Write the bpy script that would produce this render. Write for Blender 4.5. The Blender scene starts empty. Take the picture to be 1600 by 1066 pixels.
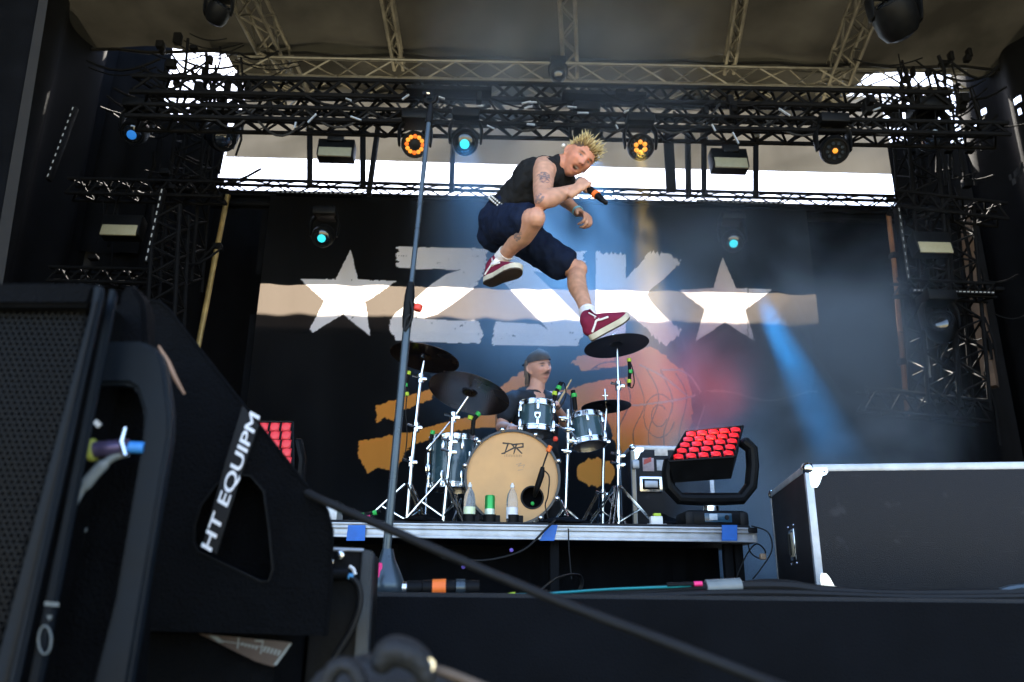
import bpy, bmesh, math, random
import numpy as np
from mathutils import Vector, Matrix, noise
from mathutils.geometry import tessellate_polygon

random.seed(7)
R = math.radians
V = Vector
sc = bpy.context.scene
col = sc.collection

# ------------------------------------------------------------------ camera
F_PX = 1250.0
PITCH, YAW, ROLL = R(18), R(2), R(0.6)
CAM = V((0, 0, -0.02))
fw = V((math.sin(YAW) * math.cos(PITCH), math.cos(YAW) * math.cos(PITCH), math.sin(PITCH)))
r0 = V((math.cos(YAW), -math.sin(YAW), 0))
u0 = r0.cross(fw)
rt = r0 * math.cos(ROLL) + u0 * math.sin(ROLL)
up = rt.cross(fw)
cam_d = bpy.data.cameras.new('camera')
cam = bpy.data.objects.new('camera', cam_d)
col.objects.link(cam)
cam.matrix_world = Matrix(((rt.x, up.x, -fw.x, CAM.x), (rt.y, up.y, -fw.y, CAM.y), (rt.z, up.z, -fw.z, CAM.z), (0, 0, 0, 1)))
cam_d.sensor_width = 36
cam_d.lens = F_PX / 1600 * 36
cam_d.clip_start = 0.05
cam_d.clip_end = 3000
cam_d.dof.use_dof = True
cam_d.dof.focus_distance = 4.35
cam_d.dof.aperture_fstop = 3.2
sc.camera = cam

# ------------------------------------------------------------------ sky, sun, exposure
SUN_EL, SUN_ROT = R(56.4), R(0)
world = bpy.data.worlds.new('World')
sc.world = world
world.use_nodes = True
wn = world.node_tree.nodes
bg = wn['Background']
sky = wn.new('ShaderNodeTexSky')
sky.sky_type = 'NISHITA'
sky.sun_disc = False
sky.sun_elevation = SUN_EL
sky.sun_rotation = SUN_ROT
sky.dust_density = 2.0
world.node_tree.links.new(sky.outputs[0], bg.inputs[0])
bg.inputs[1].default_value = 0.095
sun_d = bpy.data.lights.new('sun', 'SUN')
sun_d.energy = 5.0
sun_d.angle = R(0.55)
sun_d.color = (1.0, 0.93, 0.82)
sun = bpy.data.objects.new('sun', sun_d)
col.objects.link(sun)
sun.location = (0, 30, 40)
# the sun stands behind the stage (+Y), shining back over the rear wall
sdir = V((math.sin(SUN_ROT) * math.cos(SUN_EL), math.cos(SUN_ROT) * math.cos(SUN_EL), math.sin(SUN_EL)))
sun.rotation_euler = sdir.to_track_quat('Z', 'Y').to_euler()
sc.view_settings.view_transform = 'Standard'
sc.view_settings.look = 'None'
sc.view_settings.gamma = 1
sc.view_settings.use_curve_mapping = False
sc.view_settings.exposure = 3.3
sc.render.engine = 'CYCLES'
sc.cycles.use_denoising = True
sc.cycles.max_bounces = 8
sc.cycles.diffuse_bounces = 4
sc.cycles.transparent_max_bounces = 12
sc.cycles.volume_step_rate = 2.0
sc.cycles.volume_max_steps = 64
sc.cycles.volume_bounces = 0

# ------------------------------------------------------------------ helpers
def ray(px, py):
    return fw + rt * ((px - 800) / F_PX) - up * ((py - 533) / F_PX)
def P(px, py, Y=None, z=None, X=None):
    """the point in the place that photo point (px, py) shows, on a plane y=Y, z=z or x=X"""
    d = ray(px, py)
    t = (Y - CAM.y) / d.y if Y is not None else ((z - CAM.z) / d.z if z is not None else (X - CAM.x) / d.x)
    return CAM + d * t
def proj_np(A):
    d = A - np.array(CAM)
    zc = d @ np.array(fw)
    return 800 + F_PX * (d @ np.array(rt)) / zc, 533 - F_PX * (d @ np.array(up)) / zc

class MB:
    def __init__(s, M=None):
        s.v, s.f, s.m, s.M = [], [], [], M or Matrix()
        s.mi = 0
    def add(s, vs, fs):
        o = len(s.v)
        s.v += [s.M @ V(p) for p in vs]
        s.f += [tuple(i + o for i in f) for f in fs]
        s.m += [s.mi] * len(fs)
        return s
    def box(s, c, size, bevel=0.0, rot=None):
        bm = bmesh.new()
        bmesh.ops.create_cube(bm, size=1)
        for v in bm.verts:
            v.co = V((v.co.x * size[0], v.co.y * size[1], v.co.z * size[2]))
        if bevel > 0:
            bmesh.ops.bevel(bm, geom=bm.edges[:], offset=bevel, segments=2, affect='EDGES', profile=0.5)
        Rm = rot if rot is not None else Matrix()
        bm.verts.index_update()
        vs = [Rm @ v.co + V(c) for v in bm.verts]
        fs = [[v.index for v in f.verts] for f in bm.faces]
        bm.free()
        return s.add(vs, fs)
    def tube(s, a, b, r, r2=None, n=8, cap=True):
        return s.poly([a, b], [r, r if r2 is None else r2], n, cap)
    def poly(s, pts, rad, n=8, cap=True):
        pts = [V(p) for p in pts]
        if not isinstance(rad, (list, tuple)):
            rad = [rad] * len(pts)
        vs, fs = [], []
        t0 = (pts[1] - pts[0]).normalized()
        ref = V((0, 0, 1)) if abs(t0.z) < 0.9 else V((1, 0, 0))
        x = (ref - t0 * ref.dot(t0)).normalized()
        for i, p in enumerate(pts):
            t = (pts[min(i + 1, len(pts) - 1)] - pts[max(i - 1, 0)]).normalized()
            x = (x - t * x.dot(t)).normalized()
            y = t.cross(x)
            for k in range(n):
                a = 2 * math.pi * k / n
                vs.append(p + (x * math.cos(a) + y * math.sin(a)) * rad[i])
        for i in range(len(pts) - 1):
            for k in range(n):
                k2 = (k + 1) % n
                fs.append((i * n + k, i * n + k2, (i + 1) * n + k2, (i + 1) * n + k))
        if cap:
            fs.append(tuple(range(n))[::-1])
            fs.append(tuple((len(pts) - 1) * n + k for k in range(n)))
        return s.add(vs, fs)
    def lathe(s, prof, o=(0, 0, 0), ax=(0, 0, 1), n=24, cap=True):
        o, ax = V(o), V(ax).normalized()
        ref = V((0, 0, 1)) if abs(ax.z) < 0.9 else V((1, 0, 0))
        x = (ref - ax * ref.dot(ax)).normalized()
        y = ax.cross(x)
        vs, fs = [], []
        for r, h in prof:
            for k in range(n):
                a = 2 * math.pi * k / n
                vs.append(o + ax * h + (x * math.cos(a) + y * math.sin(a)) * r)
        for i in range(len(prof) - 1):
            for k in range(n):
                k2 = (k + 1) % n
                fs.append((i * n + k, i * n + k2, (i + 1) * n + k2, (i + 1) * n + k))
        if cap:
            fs.append(tuple(range(n))[::-1])
            fs.append(tuple((len(prof) - 1) * n + k for k in range(n)))
        return s.add(vs, fs)
    def prism(s, poly, ext):
        """planar 3D polygon pushed along ext"""
        n = len(poly)
        poly = [V(p) for p in poly]
        vs = poly + [p + V(ext) for p in poly]
        fs = [tuple(range(n)), tuple(range(2 * n - 1, n - 1, -1))]
        fs += [(i, i + n, (i + 1) % n + n, (i + 1) % n) for i in range(n)]
        return s.add(vs, fs)
    def ball(s, c, r, n=12, sc3=(1, 1, 1)):
        vs, fs = [], []
        m = max(4, n // 2)
        for i in range(m + 1):
            th = math.pi * i / m
            for k in range(n):
                a = 2 * math.pi * k / n
                vs.append(V(c) + V((math.sin(th) * math.cos(a) * r * sc3[0], math.sin(th) * math.sin(a) * r * sc3[1], math.cos(th) * r * sc3[2])))
        for i in range(m):
            for k in range(n):
                k2 = (k + 1) % n
                fs.append((i * n + k, (i + 1) * n + k, (i + 1) * n + k2, i * n + k2))
        return s.add(vs, fs)
    def loft(s, pts, rad, ref, n=20, sub=5):
        """smooth limb: centre points, (ra, rb) radii, ra lies along ref; rounded closed ends"""
        pts = [V(p) for p in pts]
        rad = [(q, q) if not isinstance(q, (list, tuple)) else q for q in rad]
        refs = ref if isinstance(ref, list) else [ref] * len(pts)
        def cr(a, b, c, d, t):
            return 0.5 * ((2 * b) + (c - a) * t + (2 * a - 5 * b + 4 * c - d) * t * t + (3 * b - a - 3 * c + d) * t ** 3)
        P_, R_, F_ = [], [], []
        L = len(pts)
        for i in range(L - 1):
            i0, i3 = max(i - 1, 0), min(i + 2, L - 1)
            for k in range(sub):
                t = k / sub
                P_.append(V([cr(pts[i0][j], pts[i][j], pts[i + 1][j], pts[i3][j], t) for j in range(3)]))
                R_.append([max(0.003, cr(rad[i0][j], rad[i][j], rad[i + 1][j], rad[i3][j], t)) for j in range(2)])
                F_.append(V(refs[i]).lerp(V(refs[i + 1]), t))
        P_.append(pts[-1]); R_.append(list(rad[-1])); F_.append(V(refs[-1]))
        t0 = (P_[1] - P_[0]).normalized(); t1 = (P_[-1] - P_[-2]).normalized()
        A, Ar, B, Br = [], [], [], []
        for q in (0.95, 0.7, 0.35):
            w = math.sqrt(1 - q * q); m0 = min(R_[0]) * 0.7; m1 = min(R_[-1]) * 0.7
            A.append(P_[0] - t0 * m0 * q); Ar.append([R_[0][0] * w, R_[0][1] * w])
            B.insert(0, P_[-1] + t1 * m1 * q); Br.insert(0, [R_[-1][0] * w, R_[-1][1] * w])
        F_ = [F_[0]] * 3 + F_ + [F_[-1]] * 3
        P_ = A + P_ + B; R_ = Ar + R_ + Br
        vs, fs = [], []
        for i, p in enumerate(P_):
            t = (P_[min(i + 1, len(P_) - 1)] - P_[max(i - 1, 0)]).normalized()
            x = F_[i] - t * F_[i].dot(t)
            if x.length < 1e-4:
                x = V((1, 0, 0)) - t * t.x
            x.normalize(); y = t.cross(x)
            for k in range(n):
                a = 2 * math.pi * k / n
                vs.append(p + x * math.cos(a) * R_[i][0] + y * math.sin(a) * R_[i][1])
        for i in range(len(P_) - 1):
            for k in range(n):
                k2 = (k + 1) % n
                fs.append((i * n + k, i * n + k2, (i + 1) * n + k2, (i + 1) * n + k))
        fs.append(tuple(range(n))[::-1]); fs.append(tuple((len(P_) - 1) * n + k for k in range(n)))
        return s.add(vs, fs)
    def mesh(s, name, smooth=True, ang=35):
        me = bpy.data.meshes.new(name)
        me.from_pydata([tuple(v) for v in s.v], [], s.f)
        me.update()
        bm = bmesh.new(); bm.from_mesh(me)
        bmesh.ops.recalc_face_normals(bm, faces=bm.faces[:])
        bm.to_mesh(me); bm.free()
        if smooth:
            me.polygons.foreach_set('use_smooth', [True] * len(me.polygons))
            me.set_sharp_from_angle(angle=R(ang))
        return me

def put(o, parent=None):
    col.objects.link(o)
    if parent is not None:
        o.parent = parent
        inv = Matrix.Translation(-parent.location)
        if parent.parent is not None or parent.type == 'MESH':
            inv = Matrix()      # meshes are built in world space with their origin at zero
            if parent.parent is not None and parent.parent.type == 'EMPTY':
                inv = Matrix()
        o.matrix_parent_inverse = inv
    return o
def obj(name, mb, m, parent=None, smooth=True, ang=35):
    me = mb if isinstance(mb, bpy.types.Mesh) else mb.mesh(name, smooth, ang)
    for q in (m if isinstance(m, (list, tuple)) else [m]):
        if q is not None and q.name not in [x.name for x in me.materials if x]:
            me.materials.append(q)
    if not isinstance(mb, bpy.types.Mesh) and len(set(mb.m)) > 1:
        me.polygons.foreach_set('material_index', mb.m)
    o = bpy.data.objects.new(name, me)
    return put(o, parent)
def thing(name, label, cat, loc=(0, 0, 0), group=None):
    o = bpy.data.objects.new(name, None)
    o.location = loc
    o.empty_display_size = 0.1
    o['label'] = label; o['category'] = cat
    if group: o['group'] = group
    col.objects.link(o)
    return o
def tag(o, label=None, cat=None, group=None, kind=None):
    if label: o['label'] = label
    if cat: o['category'] = cat
    if group: o['group'] = group
    if kind: o['kind'] = kind
    return o

# ------------------------------------------------------------------ materials
def mat(name, c, rough=0.6, metal=0.0, var=0.15, scale=8.0, bump=0.0, bscale=60.0, emit=None, es=0.0, spec=0.5, dirt=None, coat=0.0):
    m = bpy.data.materials.new(name)
    m.use_nodes = True
    nt = m.node_tree; N, L = nt.nodes, nt.links
    b = N['Principled BSDF']
    b.inputs['Roughness'].default_value = rough
    b.inputs['Metallic'].default_value = metal
    b.inputs['Specular IOR Level'].default_value = spec
    b.inputs['Coat Weight'].default_value = coat
    tc = N.new('ShaderNodeTexCoord')
    if var > 0:
        nz = N.new('ShaderNodeTexNoise'); nz.inputs['Scale'].default_value = scale; nz.inputs['Detail'].default_value = 6
        L.new(tc.outputs['Object'], nz.inputs['Vector'])
        rp = N.new('ShaderNodeValToRGB')
        e = rp.color_ramp.elements
        e[0].position, e[1].position = 0.3, 0.7
        d = dirt or tuple(x * (1 - var) for x in c)
        e[0].color = (*d, 1); e[1].color = (*[min(1, x * (1 + var)) for x in c], 1)
        L.new(nz.outputs['Fac'], rp.inputs['Fac']); L.new(rp.outputs['Color'], b.inputs['Base Color'])
        mr = N.new('ShaderNodeMapRange'); mr.inputs['To Min'].default_value = max(0.02, rough - 0.12); mr.inputs['To Max'].default_value = min(1, rough + 0.12)
        L.new(nz.outputs['Fac'], mr.inputs['Value']); L.new(mr.outputs['Result'], b.inputs['Roughness'])
    else:
        b.inputs['Base Color'].default_value = (*c, 1)
    if bump > 0:
        n2 = N.new('ShaderNodeTexNoise'); n2.inputs['Scale'].default_value = bscale; n2.inputs['Detail'].default_value = 4
        L.new(tc.outputs['Object'], n2.inputs['Vector'])
        bp = N.new('ShaderNodeBump'); bp.inputs['Strength'].default_value = bump; bp.inputs['Distance'].default_value = 0.01
        L.new(n2.outputs['Fac'], bp.inputs['Height']); L.new(bp.outputs['Normal'], b.inputs['Normal'])
    if emit:
        b.inputs['Emission Color'].default_value = (*emit, 1)
        b.inputs['Emission Strength'].default_value = es
    return m
def cloth_mat(name, c, trans, tw=0.5, scale=3.0, var=0.2):
    """thin fabric: part of the light goes through"""
    m = bpy.data.materials.new(name); m.use_nodes = True
    nt = m.node_tree; N, L = nt.nodes, nt.links
    N.remove(N['Principled BSDF'])
    d = N.new('ShaderNodeBsdfDiffuse'); t = N.new('ShaderNodeBsdfTranslucent'); mx = N.new('ShaderNodeMixShader')
    tc = N.new('ShaderNodeTexCoord'); nz = N.new('ShaderNodeTexNoise'); nz.inputs['Scale'].default_value = scale; nz.inputs['Detail'].default_value = 7
    mp = N.new('ShaderNodeMapping'); mp.inputs['Scale'].default_value = (1, 1, 0.35)
    L.new(tc.outputs['Object'], mp.inputs['Vector']); L.new(mp.outputs['Vector'], nz.inputs['Vector'])
    for node, cc in ((d, c), (t, trans)):
        rp = N.new('ShaderNodeValToRGB'); e = rp.color_ramp.elements
        e[0].position, e[1].position = 0.3, 0.7
        e[0].color = (*[x * (1 - var) for x in cc], 1); e[1].color = (*[x * (1 + var) for x in cc], 1)
        L.new(nz.outputs['Fac'], rp.inputs['Fac']); L.new(rp.outputs['Color'], node.inputs['Color'])
    mx.inputs[0].default_value = tw
    L.new(d.outputs[0], mx.inputs[1]); L.new(t.outputs[0], mx.inputs[2])
    L.new(mx.outputs[0], N['Material Output'].inputs['Surface'])
    return m
def attr_mat(name, rough=0.6, sss=0.0, spec=0.4, bump=0.0, bscale=200):
    m = bpy.data.materials.new(name); m.use_nodes = True
    N, L = m.node_tree.nodes, m.node_tree.links
    b = N['Principled BSDF']
    a = N.new('ShaderNodeAttribute'); a.attribute_name = 'tint'
    L.new(a.outputs['Color'], b.inputs['Base Color'])
    b.inputs['Roughness'].default_value = rough
    b.inputs['Specular IOR Level'].default_value = spec
    if sss > 0:
        b.inputs['Subsurface Weight'].default_value = sss
        b.inputs['Subsurface Radius'].default_value = (0.012, 0.005, 0.003)
        b.inputs['Subsurface Scale'].default_value = 1.0
    if bump > 0:
        tc = N.new('ShaderNodeTexCoord'); n2 = N.new('ShaderNodeTexNoise'); n2.inputs['Scale'].default_value = bscale
        L.new(tc.outputs['Object'], n2.inputs['Vector'])
        bp = N.new('ShaderNodeBump'); bp.inputs['Strength'].default_value = bump; bp.inputs['Distance'].default_value = 0.004
        L.new(n2.outputs['Fac'], bp.inputs['Height']); L.new(bp.outputs['Normal'], b.inputs['Normal'])
    return m
def set_tint(me, cols):
    at = me.color_attributes.new('tint', 'FLOAT_COLOR', 'POINT')
    a = np.ones((len(me.vertices), 4), dtype=np.float32); a[:, :3] = cols
    at.data.foreach_set('color', a.ravel())
def emis(name, c, s):
    m = bpy.data.materials.new(name); m.use_nodes = True
    b = m.node_tree.nodes['Principled BSDF']
    b.inputs['Base Color'].default_value = (*[x * 0.4 for x in c], 1)
    b.inputs['Emission Color'].default_value = (*c, 1); b.inputs['Emission Strength'].default_value = s
    return m

M = {}
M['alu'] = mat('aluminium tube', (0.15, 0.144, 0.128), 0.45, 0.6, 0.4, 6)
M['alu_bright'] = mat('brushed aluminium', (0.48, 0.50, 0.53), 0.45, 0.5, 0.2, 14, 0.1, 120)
M['steel'] = mat('chrome hardware', (0.78, 0.79, 0.8), 0.18, 1.0, 0.08, 30)
M['black_truss'] = mat('black powder coat', (0.0055, 0.0058, 0.0068), 0.75, 0.0, 0.3, 10, spec=.08)
M['black_plastic'] = mat('black plastic', (0.0048, 0.0052, 0.006), 0.5, 0, 0.3, 14, 0.1, 90, spec=.12)
M['black_rubber'] = mat('black rubber', (0.007, 0.007, 0.0075), 0.6, 0, 0.3, 20, spec=.25)
M['black_cloth'] = mat('black molton cloth', (0.0036, 0.0041, 0.0055), 0.92, 0, 0.35, 4, 0.3, 150, spec=0.08)
M['texture_paint'] = mat('textured speaker paint', (0.0023, 0.0026, 0.0033), 0.65, 0, 0.3, 25, 0.7, 240, spec=.05)
M['deck'] = mat('stage deck', (0.012, 0.012, 0.013), 0.6, 0, 0.35, 6, 0.4, 200, spec=.25)
M['white_plastic'] = mat('white plastic', (0.75, 0.76, 0.76), 0.4, 0, 0.06, 10)
M['blue_tape'] = mat('blue tape', (0.012, 0.13, 0.5), 0.55, 0, 0.15, 20)
M['orange_tape'] = mat('orange tape', (0.9, 0.17, 0.02), 0.5, 0, 0.1, 20)
M['pink_tape'] = mat('pink tape', (0.85, 0.03, 0.2), 0.5, 0, 0.1, 20)
M['green_tape'] = mat('green tape', (0.03, 0.45, 0.08), 0.5, 0, 0.1, 20)
M['lime_tape'] = mat('lime tape', (0.45, 0.62, 0.03), 0.5, 0, 0.1, 20)
M['grey_tape'] = mat('grey tape', (0.16, 0.18, 0.18), 0.45, 0, 0.15, 20)
M['red'] = mat('red plastic', (0.7, 0.05, 0.025), 0.45, 0, 0.1, 20)
# ------------------------------------------------------------------ the setting
def sheet(p00, p10, p11, p01, nu, nv, f=None):
    """grid between four corners, f(u, v) gives an offset vector"""
    p00, p10, p11, p01 = map(V, (p00, p10, p11, p01))
    vs, fs = [], []
    for j in range(nv + 1):
        for i in range(nu + 1):
            u, v = i / nu, j / nv
            p = p00.lerp(p10, u).lerp(p01.lerp(p11, u), v)
            vs.append(p + (f(u, v) if f else V((0, 0, 0))))
    for j in range(nv):
        for i in range(nu):
            a = j * (nu + 1) + i
            fs.append((a, a + 1, a + nu + 2, a + nu + 1))
    return vs, fs

FLOOR_Y0 = 2.3
ground_m = mat('trodden grass and dust', (0.22, 0.19, 0.11), 0.9, 0, 0.3, 0.4, 0.4, 12, spec=0.2)
tag(obj('ground', MB().add(*sheet((-400, -400, -1.4), (400, -400, -1.4), (400, 400, -1.4), (-400, 400, -1.4), 4, 4)), ground_m), kind='structure')
mb = MB().box((0.6, (FLOOR_Y0 + 10.2) / 2, -0.06), (14, 10.2 - FLOOR_Y0, 0.12), 0.006)
tag(obj('stage_floor', mb, M['deck']), kind='structure')
# black cloth fascia under the stage edge
random.seed(3)
vs, fs = sheet((-6.4, FLOOR_Y0 - 0.03, -1.4), (7.6, FLOOR_Y0 - 0.03, -1.4), (7.6, FLOOR_Y0 - 0.03, -0.012), (-6.4, FLOOR_Y0 - 0.03, -0.012), 200, 6,
               lambda u, v: V((0, 0.012 * math.sin(u * 160 + 2 * math.sin(u * 31)) * (1.2 - v), 0)))
o = obj('stage_skirt', MB().add(vs, fs), M['black_cloth'])
tag(o, 'black cloth skirt hanging below the front edge of the stage', 'stage skirt')

# roof tarpaulin
ZR = 6.5
tarp = cloth_mat('grey roof tarpaulin', (0.063, 0.064, 0.061), (0.004, 0.0035, 0.0025), 0.3, 1.1, 0.42)
def sag(u, v):
    return V((0, 0, -0.07 * abs(math.sin(u * math.pi * 6)) + 0.05 * noise.noise(V((u * 22, v * 9, 1))) + 0.03 * noise.noise(V((u * 60, v * 12, 5)))))
roof = thing('stage_roof', 'grey tarpaulin roof stretched over the stage above the trusses', 'stage roof', (0.6, 5, ZR))
obj('roof_sheet', MB().add(*sheet((-6.6, 1.2, ZR + .78), (7.8, 1.2, ZR + .78), (7.8, 8.5, ZR), (-6.6, 8.5, ZR), 150, 60, sag)), tarp, roof)
obj('rear_sheet', MB().add(*sheet((-3.45, 8.42, ZR + .16), (5.0, 8.42, ZR + .16), (5.0, 9.72, ZR + .3), (-3.45, 9.72, ZR + .3), 90, 14, sag)), tarp, roof)
a, b = P(430, 82, z=ZR - .09), P(1600, 106, z=ZR - .09)
pts = [a.lerp(b, t / 24) + V((0, 0, 0.025 * math.sin(t * 2.1) - .02)) for t in range(-8, 29)]
obj('hem_rope', MB().poly(pts, 0.022, 6), M['black_rubber'], roof)

# beige flap closing the rear above the daylight gap
flap_m = cloth_mat('beige rear flap', (0.19, 0.18, 0.16), (0.037, 0.035, 0.0315), 0.5, 1.3, 0.22)
YF = 9.6
def fold(u, v):
    w = 0.045 * math.sin(u * 34 + 5 * v + 1.5 * math.sin(u * 11)) * v * (1 - v) * 4 + 0.05 * noise.noise(V((u * 26 + v * 6, v * 3, 2))) * (1.05 - v)
    return V((0, w, 0.004 * math.sin(u * 9) * v))
tl, tr = P(388, 130, YF), P(1376, 152, YF)
bl, br = P(352, 245.5, YF), P(1398, 273, YF)
vs, fs = sheet(tl, tr, br, bl, 220, 24, fold)
tag(obj('rear_flap', MB().add(vs, fs), flap_m), 'beige cloth flap hanging above the white strip of daylight', 'cloth flap')

# black drapes: back wall behind the banner (its top is the lower edge of the daylight gap)
def drape(name, label, c00, c10, c11, c01, nu, nv, amp, freq, m, hole=None, seed=0):
    c00, c10, c11, c01 = map(V, (c00, c10, c11, c01))
    nrm = (c10 - c00).cross(c01 - c00).normalized()
    L = (c10 - c00).length
    def f(u, v):
        x = u * L
        return nrm * (amp * math.sin(freq * x + 1.7 * math.sin(x * 1.3 + seed) + 0.5 * v) + amp * 0.6 * noise.noise(V((x * 3 + seed, v * 2, seed))))
    vs, fs = sheet(c00, c10, c11, c01, nu, nv, f)
    if hole:
        fs = [q for q in fs if not hole(sum((vs[i] for i in q), V()) / 4)]
    mb = MB().add(vs, fs)
    return tag(obj(name, mb, m), label, 'curtain', 'black stage curtains')
YD = 9.46
zl, zr = P(345, 300, YD).z, P(1400, 326, YD).z
drape('back_curtain', 'black curtain across the back wall below the daylight gap, behind the banner', (-3.75, YD, 0), (5.75, YD, 0), (5.75, YD, zr), (-3.75, YD, zl), 160, 12, 0.007, 14, M['black_cloth'])
xl = P(345, 240, 9.3).x
drape('back_curtain', 'black curtain left of the daylight gap, behind the left lighting tower', (-6.4, 9.3, 0), (xl, 9.3, 0), (xl, 9.3, P(345, 192, 9.3).z), (-6.4, 9.3, P(345, 192, 9.3).z), 60, 12, 0.04, 13, M['black_cloth'], seed=2)
xr = P(1393, 260, 9.3).x
drape('back_curtain', 'black curtain right of the daylight gap, behind the right lighting tower', (xr, 9.3, 0), (7.6, 9.3, 0), (7.6, 9.3, P(1500, 222, 9.3).z), (xr, 9.3, P(1393, 222, 9.3).z), 60, 12, 0.04, 13, M['black_cloth'], seed=4)
drape('back_curtain', 'narrow black curtain reaching the roof at the left of the bright upper left corner', (-6.4, 9.2, 4.0), (P(258, 140, 9.2).x, 9.2, 4.0), (P(258, 140, 9.2).x, 9.2, 7.2), (-6.4, 9.2, 7.2), 30, 8, .03, 13, M['black_cloth'], seed=12)
# side walls
drape('side_curtain', 'tall black curtain with blue-grey folds closing the left side of the stage', (-4.95, 1.4, -1.4), (-4.95, 9.25, -1.4), (-4.95, 9.25, 7.3), (-4.95, 1.4, 7.7), 160, 20, 0.07, 9, M['black_cloth'], seed=7)
random.seed(11)
slits = [(1590, 158, 5), (1592, 172, 4), (1590, 270, 6), (1582, 281, 5), (1525, 196, 5), (1550, 232, 5), (1598, 262, 5), (1537, 176, 4)]
def torn(c):
    x, y = proj_np(np.array([tuple(c)]))
    return any(abs(x[0] - a) < w and abs(y[0] - b) < w for a, b, w in slits)
drape('side_curtain', 'tall black curtain with small bright gaps closing the right side of the stage', (6.35, 1.4, -1.4), (6.35, 9.25, -1.4), (6.35, 9.25, 7.3), (6.35, 1.4, 7.7), 640, 110, 0.06, 8, M['black_cloth'], torn, seed=5)
# near curtain at the far left edge of the picture
o = drape('side_curtain', 'dark curtain with a pale edge hanging nearest the camera at the far left', P(-160, 520, 5.0), P(-10, 520, 5.0), P(78, -30, 5.0), P(-90, -30, 5.0), 30, 20, 0.02, 16, M['black_cloth'], seed=9)
hem_m = mat('worn curtain hem', (0.013, 0.012, 0.012), 0.8, 0, 0.3, 6)
obj('hem', MB().add(*sheet(P(-30, 520, 4.97), P(-8, 520, 4.97), P(80, -30, 4.97), P(66, -30, 4.97), 2, 20)), hem_m, o)

# ------------------------------------------------------------------ banner with printed letters
YB = 8.0
xa, xb = P(404, 470, YB).x, P(1276, 470, YB).x
zb, zt = 0.05, P(840, 318, YB).z
NX, NZ = 900, 430
gx = np.linspace(xa, xb, NX); gz = np.linspace(zb, zt, NZ)
GX, GZ = np.meshgrid(gx, gz)
A = np.stack([GX.ravel(), np.full(GX.size, YB), GZ.ravel()], 1)
bx, by = proj_np(A)
rng = np.random.RandomState(5)
_t = rng.rand(4096)
def n1(x):
    i = np.floor(x).astype(int); f = x - i; f = f * f * (3 - 2 * f)
    return _t[i % 4096] * (1 - f) + _t[(i + 1) % 4096] * f - 0.5
def n2(x, y):
    i, j = np.floor(x).astype(int), np.floor(y).astype(int); f, g = x - i, y - j
    h = lambda a, b: _t[(a * 131 + b * 977) % 4096]
    return (h(i, j) * (1 - f) + h(i + 1, j) * f) * (1 - g) + (h(i, j + 1) * (1 - f) + h(i + 1, j + 1) * f) * g - 0.5
def inside(poly, x, y):
    r = np.zeros(x.shape, bool); n = len(poly)
    for k in range(n):
        x1, y1 = poly[k]; x2, y2 = poly[(k + 1) % n]
        c = ((y1 > y) != (y2 > y))
        r ^= c & (x < (x2 - x1) * (y - y1) / (y2 - y1 + 1e-12) + x1)
    return r
def zz(pts, ox=400, oy=360, s=3.136): return [(ox + a / s, oy + b / s) for a, b in pts]
rx = bx + 7 * n1(by * 0.33 + 9) + 3 * n1(by * 0.9)
ry = by + 7 * n1(bx * 0.33 + 40) + 3 * n1(bx * 0.9)
white = np.zeros(bx.shape, bool)
star1 = zz([(463, 95), (500, 240), (690, 248), (535, 350), (560, 517), (425, 410), (280, 500), (262, 485), (335, 345), (215, 238), (390, 240)])
star2 = zz([(843, 130), (912, 283), (1090, 288), (955, 390), (1003, 542), (855, 450), (710, 545), (758, 385), (628, 292), (800, 280)], 860)
for s_ in (star1, star2):
    white |= inside(s_, bx + 1.2 * n1(by * .5), by + 1.2 * n1(bx * .5))
Zp = zz([(693, 80), (1128, 88), (1135, 130), (1120, 210), (1060, 290), (980, 350), (890, 410), (820, 433), (1088, 445), (1105, 500), (1105, 555), (690, 540), (650, 500), (655, 440), (690, 400), (770, 340), (860, 265), (930, 215), (1010, 192), (692, 185)])
diagZ = (by > 424) & (by < 497) & (bx < 735) & (bx > 610)
white |= np.where(diagZ, inside(Zp, bx, by), inside(Zp, rx, by + 1.5 * n1(bx * .1)))
Sp = [(776, 392), (914, 393), (912, 412), (906, 432), (833, 425), (870, 460), (908, 499), (910, 520), (904, 541), (771, 540), (768, 520), (774, 503), (842, 507), (857, 517), (825, 483), (788, 443), (772, 420)]
diagS = (by > 424) & (by < 500)
white |= np.where(diagS, inside(Sp, bx, by), inside(Sp, rx, by))
Kp = zz([(222, 108), (370, 120), (370, 238), (410, 190), (488, 110), (570, 115), (642, 150), (560, 235), (490, 290), (475, 315), (490, 345), (560, 420), (645, 490), (570, 572), (500, 520), (430, 440), (375, 395), (370, 470), (368, 555), (222, 560)], 860)
white |= inside(Kp, bx, np.where(by < 420, ry, np.where(by > 500, ry, by)))
scratch = (n2(bx * .12 + 3, by * .2) > .36) & (n2(bx * .7, by * .55 + 9) > .2)
white &= ~scratch
ox_, oy_ = bx + 4 * n1(by * .4 + 77) + 2.5 * n1(by * 1.1), by + 3 * n1(bx * .25 + 7)
orange = np.zeros(bx.shape, bool)
for pl in ([(588, 634), (652, 614), (680, 606), (676, 622), (655, 632), (628, 642), (614, 658), (600, 652), (588, 662)],
           [(560, 690), (612, 680), (640, 676), (700, 658), (760, 648), (835, 628), (880, 610), (960, 588), (1010, 578), (1020, 640), (960, 655), (880, 662), (760, 668), (700, 676), (672, 686), (640, 698), (616, 738), (592, 730), (574, 740), (560, 715)],
           [(778, 606), (826, 574), (856, 564), (852, 590), (800, 612), (785, 616)],
           [(891, 566), (906, 556), (950, 552), (1020, 542), (1045, 562), (1000, 577), (940, 575), (922, 590), (908, 582), (903, 572)]):
    orange |= inside(pl, ox_, oy_)
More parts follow.
